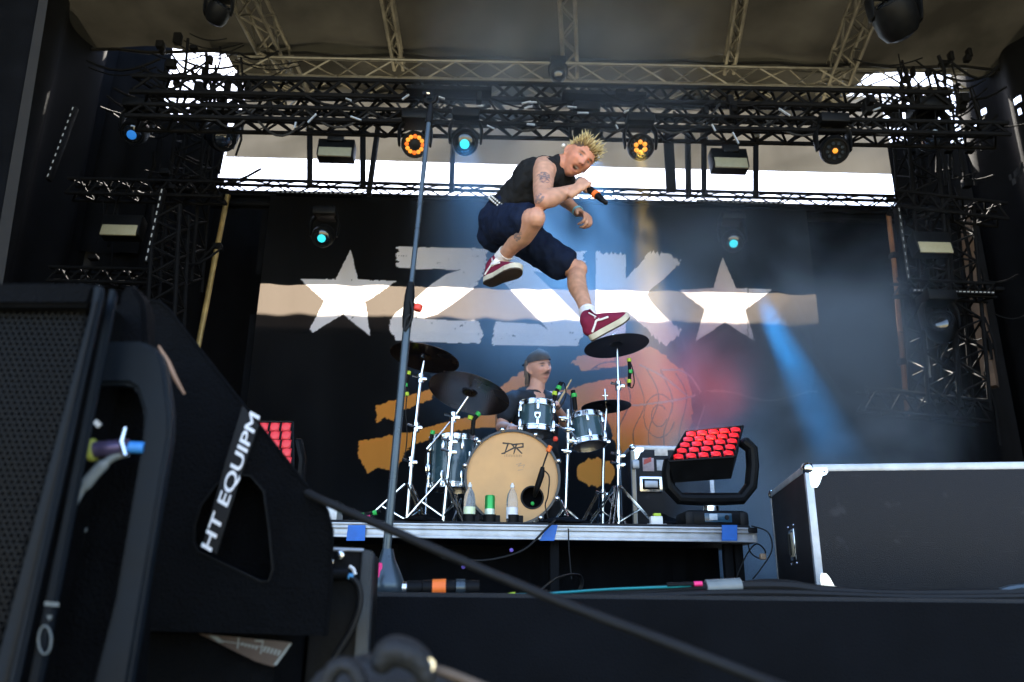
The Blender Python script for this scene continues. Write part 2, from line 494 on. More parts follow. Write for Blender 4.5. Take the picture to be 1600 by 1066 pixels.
orange |= ((bx - 1016) / 66) ** 2 + ((by - 640) / 98) ** 2 < 1 + .12 * n1(by * .2) - .15 * (by < 575)
orange |= ((bx - 932) / 29) ** 2 + ((by - 738) / 23) ** 2 < 1 + .5 * n1(bx * .3)
gap = (np.abs(by - (590 - (bx - 900) * .12)) < 9) & (bx > 880) & (bx < 985)
orange &= ~gap
line = np.zeros(bx.shape, bool); dark = np.zeros(bx.shape, bool)
def stroke(pts, w, arr):
    for (x1, y1), (x2, y2) in zip(pts, pts[1:]):
        d = ((bx - x1) * (x2 - x1) + (by - y1) * (y2 - y1)) / ((x2 - x1) ** 2 + (y2 - y1) ** 2)
        d = np.clip(d, 0, 1)
        arr |= (bx - x1 - d * (x2 - x1)) ** 2 + (by - y1 - d * (y2 - y1)) ** 2 < (w * (.7 + .5 * n1(bx * .2))) ** 2
def curve(pts, n=10):
    out = []
    for i in range(len(pts) - 1):
        p = [pts[max(i - 1, 0)], pts[i], pts[i + 1], pts[min(i + 2, len(pts) - 1)]]
        for k in range(n):
            t = k / n
            out.append(tuple(.5 * (2 * p[1][c] + (p[2][c] - p[0][c]) * t + (2 * p[0][c] - 5 * p[1][c] + 4 * p[2][c] - p[3][c]) * t * t + (3 * p[1][c] - p[0][c] - 3 * p[2][c] + p[3][c]) * t ** 3) for c in (0, 1)))
    return out + [pts[-1]]
stroke(curve([(988, 634), (1040, 628), (1077, 621), (1096, 614), (1125, 611), (1153, 615), (1180, 623), (1205, 626), (1243, 618), (1262, 612), (1276, 612)]), 2.4, line)
stroke(curve([(1036, 578), (1062, 579), (1080, 590), (1096, 614)]), 2.0, line)
stroke(curve([(1000, 570), (1038, 590), (1075, 620)]), 1.9, line)
stroke(curve([(1101, 634), (1094, 655), (1088, 674)]), 1.6, line)
for k in range(5):
    stroke(curve([(960 + k * 24, 560 + k * 6), (985 + k * 22, 620 + 8 * (k % 2)), (965 + k * 24, 680), (985 + k * 20, 735)]), 1.3, dark)
stroke(curve([(900, 600), (935, 570), (965, 566), (958, 578), (930, 574)]), 1.2, dark)
for k in range(3):
    stroke([(1030 + 12 * k * math.cos(a), 650 + 17 * k * math.sin(a)) for a in np.linspace(0.3, 5.6, 22)], 1.2, dark)
blob = ((bx - 1108) / 22) ** 2 + ((by - 619) / 7) ** 2 < 1 + n2(bx * .3, by * .3) * 1.6
C0 = np.array([0.011, 0.0115, 0.013])
cols = np.tile(C0, (bx.size, 1)) * (1 + .5 * n2(bx * .03, by * .02))[:, None]
cols[orange] = np.array([0.85, 0.32, 0.06])
cols[orange & dark] = np.array([0.20, 0.085, 0.04])
cols[line] = np.array([0.55, 0.47, 0.44]); cols[blob] = np.array([0.03, 0.025, 0.03])
cols[white] = np.array([0.92, 0.88, 0.92]) * (1 + .1 * n2(bx[white] * .05, by[white] * .05))[:, None]
# one seam in the cloth
seam = (np.abs(bx - 784 - (by - 440) * -.04) < 1.1) & ~white | (np.abs(bx - 1169) < .9) & (by > 440)
cols[seam] *= .25
wy = 0.018 * n2(bx * .012 + 3, by * .006) + 0.008 * n2(bx * .05, by * .012) + 0.004 * np.sin(bx * .11) * (by < 520)
wy += 0.010 * n2(bx * .02 + 11, by * .004) * np.sin(bx * .19 + 3 * n1(bx * .03))
A[:, 1] += wy
idx = np.arange(NX * NZ).reshape(NZ, NX)
quads = np.stack([idx[:-1, :-1].ravel(), idx[:-1, 1:].ravel(), idx[1:, 1:].ravel(), idx[1:, :-1].ravel()], 1)
me = bpy.data.meshes.new('banner')
me.vertices.add(len(A)); me.vertices.foreach_set('co', A.astype(np.float32).ravel())
me.loops.add(quads.size); me.loops.foreach_set('vertex_index', quads.ravel().astype(np.int32))
me.polygons.add(len(quads)); me.polygons.foreach_set('loop_start', np.arange(0, quads.size, 4, dtype=np.int32))
me.update(calc_edges=True)
me.polygons.foreach_set('use_smooth', [True] * len(me.polygons))
set_tint(me, cols)
bm_ = bpy.data.materials.new('printed banner cloth'); bm_.use_nodes = True
N, L = bm_.node_tree.nodes, bm_.node_tree.links
N.remove(N['Principled BSDF'])
at = N.new('ShaderNodeAttribute'); at.attribute_name = 'tint'
df = N.new('ShaderNodeBsdfDiffuse'); tl_ = N.new('ShaderNodeBsdfTranslucent'); ad = N.new('ShaderNodeMixShader')
wv = N.new('ShaderNodeVectorMath'); wv.operation = 'MULTIPLY_ADD'; wv.inputs[1].default_value = (0.75, 0.70, 0.62); wv.inputs[2].default_value = (0.150, 0.122, 0.097)
L.new(at.outputs['Color'], wv.inputs[0]); L.new(wv.outputs[0], tl_.inputs['Color'])
L.new(at.outputs['Color'], df.inputs['Color'])
ad.inputs[0].default_value = 0.42
L.new(df.outputs[0], ad.inputs[1]); L.new(tl_.outputs[0], ad.inputs[2]); L.new(ad.outputs[0], N['Material Output'].inputs['Surface'])
bo = obj('banner', me, bm_)
tag(bo, 'large black backdrop banner with white ZSK letters, two stars and orange strokes', 'banner')

# unseen black cloths added behind the banner to block backlight; their slot shapes the sunlit band
zsl, zsr = P(404, 492, YB + .1).z, P(1276, 513, YB + .1).z
ztl, ztr = P(404, 429, YB + .1).z, P(1276, 446, YB + .1).z
drape('light_blocking_cloth', 'added black cloth blocking the backlight behind the lower half of the banner', (xa - .1, YB + .1, 0), (xb + .1, YB + .1, 0), (xb + .1, YB + .1, zsr), (xa - .1, YB + .1, zsl), 60, 8, .004, 9, M['black_cloth'], seed=3)
drape('light_blocking_cloth', 'added black cloth blocking the backlight behind the upper edge of the banner', (xa - .1, YB + .1, ztl), (xb + .1, YB + .1, ztr), (xb + .1, YB + .1, zt + .1), (xa - .1, YB + .1, zt + .1), 60, 8, .004, 9, M['black_cloth'], seed=6)

# ------------------------------------------------------------------ trusses
def truss(name, label, a, b, w, h, m, nb, group='black and silver stage trusses', r=0.024, cat='truss', upv=V((0, 0, 1)), rb=None, single=True):
    a, b = V(a), V(b)
    d = (b - a).normalized(); L = (b - a).length
    s = d.cross(upv).normalized(); u = s.cross(d).normalized()
    t = thing(name, label, cat, a, group)
    cs = [(-.5, -.5), (.5, -.5), (.5, .5), (-.5, .5)]
    rb = rb or r * .6
    base = MB().tube((0, 0, 0), (0, 0, L), r, n=8).mesh('chord')
    base.materials.append(m)
    def place(me, nm, p, q):
        o = bpy.data.objects.new(nm, me)
        o.matrix_world = Matrix.Translation(p) @ (q - p).to_track_quat('Z', 'Y').to_matrix().to_4x4()
        put(o, t)
        return o
    for i, j in cs:
        p = a + s * (i * w) + u * (j * h)
        place(base, 'chord', p, p + d * L)
    step = L / nb
    faces = [((0, 0), None)]
    # front and lower faces: single braces; the two others are joined
    def zig(c1, c2):
        segs = []
        for k in range(nb):
            p = a + s * (c1[0] * w) + u * (c1[1] * h); q = a + s * (c2[0] * w) + u * (c2[1] * h)
            if k % 2: p, q = q, p
            segs.append((p + d * (k * step), q + d * ((k + 1) * step)))
        return segs
    fr = zig(cs[1], cs[2]) if True else []
    fr2 = zig(cs[0], cs[3])
    near = fr if (fr[0][0].y < fr2[0][0].y) else fr2
    far = fr2 if near is fr else fr
    lb = (near[0][1] - near[0][0]).length
    bme = MB().tube((0, 0, 0), (0, 0, lb), rb, n=6).mesh('brace'); bme.materials.append(m)
    rest = MB()
    for p, q in near:
        if single: place(bme, 'brace', p, q)
        else: rest.tube(p, q, rb, n=6)
    for p, q in far + zig(cs[0], cs[1]) + zig(cs[2], cs[3]):
        rest.tube(p, q, rb, n=5, cap=False)
    tag(obj('bracing', rest, m, t), kind='stuff')
    return t
TG = 'horizontal trusses across the stage'
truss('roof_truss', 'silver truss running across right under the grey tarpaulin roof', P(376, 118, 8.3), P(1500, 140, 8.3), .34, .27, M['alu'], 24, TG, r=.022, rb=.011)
truss('lighting_truss', 'upper black truss crossing above the row of hanging lamps', P(215, 146, 6.6), P(1475, 171, 6.6), .30, .17, M['black_truss'], 44, TG, r=.025)
truss('lighting_truss', 'lower black truss carrying the row of hanging moving lights', P(205, 183, 6.1), P(1565, 212, 6.1), .22, .115, M['black_truss'], 56, TG, r=.02)
truss('banner_truss', 'black truss along the bottom of the daylight gap, holding the banner', P(240, 291, 8.15), P(1420, 320, 8.15), .12, .15, M['black_truss'], 32, TG, r=.02, rb=.009)
bar = MB()
for dy in (0, 14):
    bar.tube(P(335, 303 + dy, 8.05), P(1400, 333 + dy, 8.05), .03 if dy == 14 else .02, n=8)
tag(obj('pipe_rail', bar, M['black_truss']), 'black pipe rail directly above the banner top edge', 'pipe rail')
vs, fs = sheet(P(330, 300, 8.1), P(1405, 332, 8.1), P(1405, 352, 8.1), P(330, 326, 8.1), 90, 4, lambda u, v: V((0, .02 * math.sin(u * 90), 0)))
tag(obj('valance', MB().add(vs, fs), M['black_cloth']), 'narrow black cloth valance hiding the banner top', 'valance')
RG = 'roof beams running towards the camera'
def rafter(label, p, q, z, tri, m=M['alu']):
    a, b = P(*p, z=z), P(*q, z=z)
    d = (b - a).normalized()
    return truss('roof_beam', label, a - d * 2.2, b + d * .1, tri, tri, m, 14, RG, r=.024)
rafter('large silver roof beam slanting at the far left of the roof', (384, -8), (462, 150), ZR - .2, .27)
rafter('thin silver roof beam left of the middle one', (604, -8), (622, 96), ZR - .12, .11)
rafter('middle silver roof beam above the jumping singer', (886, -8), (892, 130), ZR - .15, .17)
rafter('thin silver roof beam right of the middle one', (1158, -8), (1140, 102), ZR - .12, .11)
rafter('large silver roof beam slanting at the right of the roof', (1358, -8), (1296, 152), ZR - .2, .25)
TW = 'vertical lighting towers'
def tower(label, px0, py0, px1, py1, Y, w, nb, m):
    return truss('lighting_tower', label, P(px0, py0, Y), P(px1, py1, Y), w, w, m, nb, TW, r=.02, upv=V((0, 1, 0)), cat='truss tower')
tower('dark truss tower left of the daylight gap, nearest the beige flap', 283, 450, 306, 190, 7.6, .30, 12, M['black_truss'])
tower('slim dark truss tower at the left behind the brass-coloured pole', 252, 640, 268, 330, 7.0, .24, 14, M['black_truss'])
tower('dark truss tower right of the daylight gap beside the yellow flood lamp', 1462, 640, 1428, 200, 7.4, .30, 18, M['black_truss'])
tower('slim truss tower at the far right next to the brown timber post', 1512, 645, 1488, 330, 7.5, .28, 14, M['black_truss'])
SG = 'short side trusses'
def strut(label, p, q, Y, w, nb):
    return truss('side_truss', label, P(*p, Y), P(*q, Y), w, w, M['black_truss'], nb, SG, r=.018)
strut('short black truss at left level with the daylight gap', (110, 296), (352, 302), 7.3, .16, 14)
strut('short black truss at left above the speaker, below the yellow lamp panel', (80, 432), (248, 436), 7.3, .14, 10)
strut('short black truss at right level with the daylight gap', (1392, 316), (1566, 336), 7.3, .18, 10)
strut('short black truss at right below the yellow lamp panel', (1398, 450), (1548, 458), 7.3, .14, 9)
strut('long low black truss at right behind the flight case', (1345, 626), (1536, 646), 7.4, .2, 10)
brass = mat('tarnished brass pole', (0.36, 0.25, 0.09), 0.45, .4, .3, 8)
rust = mat('rusty steel pole', (0.30, 0.13, 0.05), 0.6, .3, .35, 8)
def pole(name, label, pts, Y, r, m, cat='pole', clamps=()):
    t = thing(name, label, cat, P(*pts[-1], Y), None)
    obj('pipe', MB().poly([P(x, y, Y) for x, y in pts], r, 10), m, t)
    for x, y in clamps:
        obj('clamp', MB().box(P(x, y, Y), (r * 3.4, r * 3.4, r * 2.6), r * .5), M['black_truss'], t)
    return t
pole('scaffold_pole', 'brass-coloured leaning pole left of the banner', [(356, 305), (340, 384), (306, 560), (292, 640)], 7.9, .028, brass, clamps=[(340, 386)])
pole('scaffold_pole', 'rust-brown leaning pole right of the banner', [(1388, 335), (1398, 420), (1418, 650)], 7.9, .026, rust, clamps=[(1397, 400), (1410, 566)])
o = tag(obj('timber_post', MB().poly([P(1508, 345, 7.9), P(1549, 605, 7.9)], .085, 4), mat('weathered timber', (0.13, 0.085, 0.06), .8, 0, .3, 5, .3, 40)), 'brown timber post standing at far right behind the towers', 'timber post')
for px, y0, y1, lab, w in ((707, 205, 300, 'thin black hanging pole under the cyan lamp', .03), (1046, 196, 300, 'wide black hanging post right of the orange ringed lamp', .06)):
    tag(obj('hanging_post', MB().box((P(px, y0, 7.0) + P(px, y1, 7.0)) / 2, (w * 1.6, .05, (P(px, y0, 7.0) - P(px, y1, 7.0)).length), .006), M['black_truss']), lab, 'hanging post', 'hanging posts in the gap')
def dotted(label, p, q, Y, n, w, dot, m_dot, gap=.5):
    a, b = P(*p, Y), P(*q, Y)
    t = thing('led_strip', label, 'LED strip', b, 'LED strips with rows of white dots')
    d = (b - a).normalized()
    rot = d.to_track_quat('Z', 'Y').to_matrix().to_4x4()
    obj('housing', MB().box((a + b) / 2, (w, .04, (b - a).length), .004, rot), M['black_truss'], t)
    dots = MB()
    for k in range(n):
        dots.box(a.lerp(b, (k + .5) / n) + V((0, -.024, 0)), (dot, .01, dot * 1.1), .002, rot)
    tag(obj('dots', dots, m_dot, t), kind='stuff')
    return t
M['dot'] = emis('unlit led lens with added glow', (0.62, 0.66, 0.68), 0.02)  # strips are off; faint emission added in place of reflected light
dotted('vertical LED strip with large dots in front of the gap at right', (1074, 194), (1076, 308), 6.9, 11, .09, .036, M['dot'])
dotted('vertical LED strip in front of the gap at left', (592, 190), (576, 305), 6.9, 9, .09, .03, M['dot'])
dotted('leaning LED strip at the far left beside the blue curtain folds', (118, 168), (76, 282), 7.0, 11, .07, .03, M['dot'])
dotted('leaning LED strip at left above the speaker', (256, 296), (230, 412), 6.9, 10, .07, .035, M['dot'])
dotted('vertical LED strip at right beside the rust-brown pole', (1401, 325), (1417, 440), 7.0, 10, .08, .034, M['dot'])
dotted('horizontal LED strip under the gap at left', (432, 302), (566, 305), 7.9, 18, .06, .022, M['dot'])
dotted('horizontal LED strip under the gap at right', (1088, 316), (1222, 320), 7.9, 18, .06, .022, M['dot'])
dotted('horizontal LED strip on the upper truss behind the microphone stand', (636, 142), (768, 145), 6.3, 20, .13, .022, M['dot'])
dotted('horizontal LED strip on the upper truss right of the small black lamp', (878, 149), (1008, 153), 6.3, 20, .13, .022, M['dot'])
dotted('horizontal LED strip at right above the white reflecting lamp', (1424, 455), (1552, 459), 7.2, 20, .05, .02, M['dot'])

# ------------------------------------------------------------------ lamps
cyan = emis('cyan lens', (0.04, 0.75, 0.9), .12)
blue = emis('blue lens', (0.04, 0.32, 1.0), .05)
amber = emis('amber led', (1.0, 0.17, 0.01), .11)
amber_hot = emis('amber led core', (1.0, 0.33, 0.03), .125)
glassm = mat('dark lens glass', (0.01, 0.012, 0.015), 0.08, 0, 0, coat=1.0)
MG = 'moving lights hung from the trusses'
def mover(label, px, py, Y, hw, kind, lens_m=None, lens=(0, 0), tilt=25, yawd=0, size=None):
    """hanging moving light; px,py is the middle of its head, hw its half width in photo pixels"""
    c = P(px, py, Y)
    s = hw / F_PX * (c - CAM).length * .97
    t = thing('moving_light', label, 'moving light', c + V((0, 0, s * 2.1)), MG)
    m = M['black_plastic']
    obj('base', MB().box(c + V((0, 0, 1.75 * s)), (1.7 * s, 1.5 * s, .62 * s), .1 * s), m, t)
    hk = MB()
    for k in (-1, 1):
        hk.box(c + V((k * .5 * s, 0, 2.2 * s)), (.16 * s, .5 * s, .36 * s), .03 * s)
    obj('hook_clamp', hk, m, t)
    for k in (-1, 1):
        arm = MB().loft([c + V((k * .75 * s, 0, 1.45 * s)), c + V((k * .97 * s, 0, 1.05 * s)), c + V((k * 1.0 * s, 0, .5 * s)), c + V((k * .96 * s, 0, -.05 * s))],
                        [(.10 * s, .30 * s), (.11 * s, .33 * s), (.10 * s, .30 * s), (.08 * s, .24 * s)], V((1, 0, 0)), 12, 4)
        obj('yoke_arm', arm, m, t)
    view = (CAM - c).normalized()
    ax = (Matrix.Rotation(R(yawd), 3, 'Z') @ Matrix.Rotation(R(0), 3, 'X')) @ view
    ax = (ax + V((lens[0], 0, lens[1]))).normalized()
    back = c - ax * .75 * s
    hd = MB().lathe([(.30 * s, -.1 * s), (.62 * s, .05 * s), (.80 * s, .4 * s), (.84 * s, .9 * s), (.80 * s, 1.35 * s), (.74 * s, 1.5 * s), (.66 * s, 1.5 * s), (.62 * s, 1.42 * s), (.05 * s, 1.40 * s)], back, ax, 28)
    h = obj('head', hd, m, t)
    fr = back + ax * 1.43 * s
    x = ax.cross(V((0, 0, 1))).normalized(); y = x.cross(ax)
    if kind == 'ring':
        core = MB().lathe([(.3 * s, 0), (.3 * s, .05 * s), (.2 * s, .09 * s)], fr, ax, 20)
        obj('hub', core, M['black_plastic'], h)
        for k in range(12):
            a = 2 * math.pi * k / 12
            p = fr + (x * math.cos(a) + y * math.sin(a)) * .49 * s
            led = MB().lathe([(.135 * s, 0), (.135 * s, .04 * s), (.08 * s, .09 * s)], p, ax, 10)
            obj('led', led, amber_hot if k % 3 else amber, h)
    elif kind == 'flower':
        for k in range(6):
            a = 2 * math.pi * (k + .5) / 6
            p = fr + (x * math.cos(a) + y * math.sin(a)) * .30 * s
            obj('led', MB().lathe([(.145 * s, 0), (.145 * s, .04 * s), (.08 * s, .08 * s)], p, ax, 10), amber_hot, h)
        obj('led_hub', MB().lathe([(.10 * s, 0), (.10 * s, .08 * s)], fr, ax, 10), M['black_plastic'], h)
        for k in range(14):
            a = 2 * math.pi * k / 14
            obj('lens_cell', MB().lathe([(.085 * s, 0), (.07 * s, .04 * s)], fr + (x * math.cos(a) + y * math.sin(a)) * .53 * s, ax, 8), glassm, h)
    elif kind == 'dot':
        obj('led', MB().lathe([(.15 * s, 0), (.15 * s, .05 * s), (.08 * s, .08 * s)], fr, ax, 12), amber_hot, h)
        for k in range(9):
            a = 2 * math.pi * k / 9
            obj('lens_cell', MB().lathe([(.12 * s, 0), (.1 * s, .04 * s)], fr + (x * math.cos(a) + y * math.sin(a)) * .42 * s, ax, 8), glassm, h)
    else:
        obj('lens', MB().lathe([(.58 * s, 0), (.5 * s, .08 * s), (.25 * s, .16 * s)], fr, ax, 20), glassm, h)
        if lens_m:
            q = fr + ax * .165 * s + x * .0 - y * .05 * s
            obj('lit_lens', MB().lathe([(.30 * s, 0), (.28 * s, .03 * s), (.15 * s, .06 * s)], q, ax, 16), lens_m, h)
    return c, ax, s, fr
mover('moving light with a full ring of orange LEDs', 648, 226, 6.0, 25, 'ring')
c_cy = mover('moving light with a cyan lens right of the microphone stand', 727, 222, 6.0, 25, 'lens', cyan, (-.05, -.12))
c_bl = mover('moving light with blue sheen behind the singer\'s head', 916, 212, 6.15, 25, 'lens', None, (.2, 1.2))
c_am = mover('moving light with a small flower of orange LEDs right of the singer', 1001, 230, 6.0, 25, 'flower')
mover('moving light with a single orange LED dot at the right', 1303, 234, 6.0, 25, 'dot', None, (.1, -.1))
mover('black moving light sitting highest on the upper truss', 872, 118, 6.8, 14, 'lens', None, (0, .2))
c_l = mover('low moving light with a small cyan lens above the left star', 506, 368, 7.4, 21, 'lens', cyan, (-.2, -.25))
c_r = mover('low moving light with a small cyan lens above the right star', 1145, 376, 7.4, 21, 'lens', cyan, (.05, -.25))
mover('dark moving light with a blue dot far left by the curtain', 212, 205, 7.0, 22, 'lens', blue, (-.3, -.3))
mover('dark moving light hanging at the top left corner of the roof', 340, 22, 6.2, 19, 'lens', None, (.3, 1.4))
mover('dark moving light hanging beside the beige flap at left', 345, 215, 6.6, 24, 'lens', None, (.4, -.2))
mover('largest dark moving light hanging at the top right corner of the roof', 1400, 30, 5.6, 34, 'lens', None, (-.3, 1.5))
mover('dark moving light hanging right of the beige flap', 1457, 212, 6.6, 25, 'lens', None, (-.3, -.4))
mover('low moving light with a white reflection on its head at right', 1470, 512, 7.0, 25, 'lens', None, (.0, .6))
FG = 'flood lamps with pale yellow panels'
panel_m = mat('yellowed diffuser panel', (0.36, 0.33, 0.21), 0.5, 0, 0.06, 30)
def flood(label, px, py, Y, wpx, hpx, frame=None, face=(0, -1, -.35)):
    c = P(px, py, Y)
    k = (c - CAM).length / F_PX * .97
    w, h = wpx * k, hpx * k
    t = thing('flood_lamp', label, 'flood lamp', c, FG)
    rot = Matrix.Rotation(R(-12), 4, 'X')
    obj('housing', MB().box(c + V((0, .05, h * .5)), (w * 1.12, .14, h * 1.9), .012, rot), M['black_plastic'], t)
    obj('diffuser', MB().box(c + V((0, -.03, 0)), (w, .02, h), .004, rot), panel_m, t)
    if frame:
        x0, x1, y0, y1, yb = frame
        for x in (x0, x1):
            obj('frame_pole', MB().tube(P(x, y0, Y), P(x, y1, Y), .028, n=8), M['black_truss'], t)
            obj('frame_collar', MB().tube(P(x, y0, Y) - V((0, 0, .01)), P(x, y0 + 9, Y), .04, n=8), M['alu'], t)
        obj('crossbar', MB().tube(P(x0, yb, Y), P(x1, yb + 1, Y), .026, n=8), M['black_truss'], t)
        obj('bracket', MB().box((P(x0, yb, Y) + P(x1, yb, Y)) / 2 - V((0, 0, .06)), (w * .5, .06, .1), .01), M['black_plastic'], t)
    return t
flood('flood lamp in a black frame in front of the gap at left', 524, 240, 6.9, 50, 17, (484, 567, 194, 292, 207))
flood('flood lamp in a black frame in front of the gap at right', 1141, 257, 6.9, 50, 19, (1100, 1181, 208, 306, 224))
flood('flood lamp panel at far left above the speaker', 188, 362, 7.0, 50, 18)
flood('flood lamp panel at right between the two towers', 1459, 389, 7.0, 47, 18)
pole('hanging_post', 'thin pale post under the white reflecting lamp at right', [(1440, 478), (1452, 590)], 7.3, .018, M['alu'], 'hanging post')

# small hardware that clutters the rigging: clamps, connectors, cable loops
def clutter(label, n, box4, Y, seed, loom=.35):
    rnd = random.Random(seed)
    mb = MB()
    x0, y0, x1, y1 = box4
    for k in range(n):
        a = P(rnd.uniform(x0, x1), rnd.uniform(y0, y1), Y + rnd.uniform(-.3, .3))
        w = rnd.random()
        if w < .3:
            mb.box(a, (rnd.uniform(.03, .10), .08, rnd.uniform(.03, .14)), .01)
        elif w < .3 + loom:       # hanging cable loom
            b = a + V((rnd.uniform(-.05, .05), 0, -rnd.uniform(.3, .9)))
            mb.poly([a, a.lerp(b, .5) + V((.03, 0, 0)), b], rnd.uniform(.008, .022), 5)
        else:               # drooping cable between two ties
            b = a + V((rnd.uniform(.3, .8) * rnd.choice((-1, 1)), 0, rnd.uniform(-.06, .06)))
            dr = rnd.uniform(.05, .2)
            mb.poly([a.lerp(b, t / 6) - V((0, 0, dr * math.sin(math.pi * t / 6))) for t in range(7)], rnd.uniform(.007, .015), 5)
    return tag(obj('rigging_hardware', mb, M['black_truss']), label, 'rigging hardware', kind='stuff')
clutter('dark clamps and hanging cables in the upper left corner of the rigging', 90, (240, 60, 390, 200), 7.6, 1)
clutter('dark clamps and hanging cables in the upper right corner of the rigging', 90, (1385, 80, 1520, 240), 7.6, 2)
clutter('dark hardware stacked around the left lighting towers', 26, (120, 190, 290, 420), 7.4, 3)
clutter('dark hardware stacked around the right lighting towers', 26, (1395, 230, 1560, 620), 7.6, 4)
clutter('dark clamps and safety cables along the lighting trusses', 50, (380, 146, 1400, 190), 6.4, 5, 0)
swag = thing('truss_cable', 'black cables drooping along the two lighting trusses', 'cable', P(800, 180, 6.0))
rnd = random.Random(8)
for k in range(16):
    x = 260 + k * 72
    a, b = P(x, 160 + rnd.uniform(-8, 30), 6.0), P(x + rnd.uniform(60, 150), 165 + rnd.uniform(-5, 32), 6.0)
    obj('cable', MB().poly([a.lerp(b, t / 8) - V((0, 0, .16 * math.sin(math.pi * t / 8))) for t in range(9)], .011, 5), M['black_rubber'], swag)
glint = mat('galvanised shackle', (0.45, 0.43, 0.38), 0.35, 0.7, .2, 20)
for k in range(20):
    x = rnd.uniform(390, 1390); p = P(x, 150 + (x - 400) * .022 + rnd.uniform(-4, 50), 5.95)
    d = V((rnd.uniform(-1, 1), 0, rnd.uniform(-.6, .6))).normalized() * rnd.uniform(.02, .06)
    obj('shackle', MB().tube(p - d, p + d, .010, n=6), glint, swag)

# trees behind the stage, seen through the open corners
leaf_m = cloth_mat('leaf', (0.04, 0.05, 0.02), (0.03, 0.045, 0.012), .4, 2, .4)
bark = mat('bark', (0.09, 0.07, 0.05), .9, 0, .3, 4)
def tree(label, x, y, h, r, seed, n=2600):
    rnd = random.Random(seed)
    t = thing('tree', label, 'tree', (x, y, -1.4), 'trees behind the stage')
    tr = MB().poly([(x, y, -1.4), (x + .1, y, h * .3), (x, y, h * .7)], [.24, .18, .08], 8)
    for k in range(9):
        a = rnd.uniform(0, 6.28); z = h * rnd.uniform(.25, .6)
        tr.poly([(x, y, z), (x + math.cos(a) * r * .4, y + math.sin(a) * r * .4, z + h * .15), (x + math.cos(a) * r * .8, y + math.sin(a) * r * .8, z + h * .22)], [.08, .05, .02], 6)
    obj('trunk', tr, bark, t)
    cr = MB()
    cl = [(V((rnd.gauss(0, .42) * r, rnd.gauss(0, .42) * r, h * .68 + rnd.gauss(0, .17) * h)), rnd.uniform(.3, .75) * r * .6) for _ in range(26)]
    for k in range(n):
        c, q = rnd.choice(cl)
        p = V((x, y, 0)) + c + V((rnd.gauss(0, .5), rnd.gauss(0, .5), rnd.gauss(0, .5))) * q
        a = V((rnd.uniform(-1, 1), rnd.uniform(-1, 1), rnd.uniform(-1, 1))).normalized(); b = a.orthogonal().normalized()
        s = rnd.uniform(.07, .15)
        cr.add([p - a * s, p + b * s * .5, p + a * s, p - b * s * .5], [(0, 1, 2, 3)])
    tag(obj('crown', cr, leaf_m, t, smooth=False), kind='stuff')
tree('leafy tree glimpsed through the open left corner of the stage roof', -7.6, 15.0, 10.8, 1.5, 1, 2400)
tree('leafy tree glimpsed through the open right corner of the stage roof', 11.2, 15.5, 10.0, 2.0, 2, 1300)
# ------------------------------------------------------------------ drum riser
YR = 4.5
ZD = P(850, 816, YR).z
zrt, zrb = P(850, 821, YR).z, P(850, 844, YR).z
RX0, RX1 = P(430, 820, YR).x, P(1174, 820, YR).x
t = thing('drum_riser', 'low drum riser with a bright aluminium front rail and blue tape marks', 'riser', ((RX0 + RX1) / 2, 5.6, 0))
xm = P(868, 820, YR).x
for a, b in ((RX0, xm), (xm, RX1)):
    obj('deck_panel', MB().box(((a + b) / 2, YR + 1.12, ZD - .018), (b - a - .004, 2.2, .036), .004), M['deck'], t)
rail = MB()
L_ = RX1 - RX0
for z0, z1, yo in ((zrb, zrb + .012, 0.0), (zrb + .012, zrt - .03, .012), (zrt - .03, zrt - .022, -.004), (zrt - .022, zrt - .01, .010), (zrt - .01, zrt, -.002)):
    rail.box(((RX0 + RX1) / 2, YR - .006 + yo, (z0 + z1) / 2), (L_, .036, z1 - z0), .002)
for x, sx in ((RX1 + .014, 1),):
    rail.box((x, YR + 1.1, (zrb + zrt) / 2), (.03, 2.2, zrt - zrb), .004)
obj('edge_rail', rail, M['alu_bright'], t)
obj('corner_cap', MB().box((RX1 - .004, YR - .028, zrt - .014), (.05, .012, .03), .004), M['black_plastic'], t)
for x0, x1, sk in ((541, 570, 3), (843, 866, 14), (1128, 1152, 0)):
    tp = MB().prism([P(x0 + sk, 820.5, YR - .032), P(x1 + sk * .4, 820.5, YR - .032), P(x1, 845, YR - .032), P(x0, 845, YR - .032)], V((0, .003, 0)))
    obj('tape', tp, M['blue_tape'], t)
for x, y in ((RX0 + .1, YR + .1), (xm, YR + .09), (RX1 - .11, YR + .12), (RX1 - .045, YR + .14), (RX0 + .1, YR + 2.0), (xm, YR + 2.0), (RX1 - .1, YR + 2.0)):
    obj('leg', MB().box((x, y, zrb / 2), (.05, .05, zrb), .004), M['black_truss'], t)
vs, fs = sheet((RX0, YR + .5, 0), (RX1 - .05, YR + .5, 0), (RX1 - .05, YR + .5, zrb), (RX0, YR + .5, zrb), 90, 4, lambda u, v: V((0, .012 * math.sin(u * 80 + 2 * math.sin(u * 21)), 0)))
obj('skirt', MB().add(vs, fs), M['black_cloth'], t)

def on_deck(px, Y):
    p = P(px, 812, Y); p.z = ZD; return p

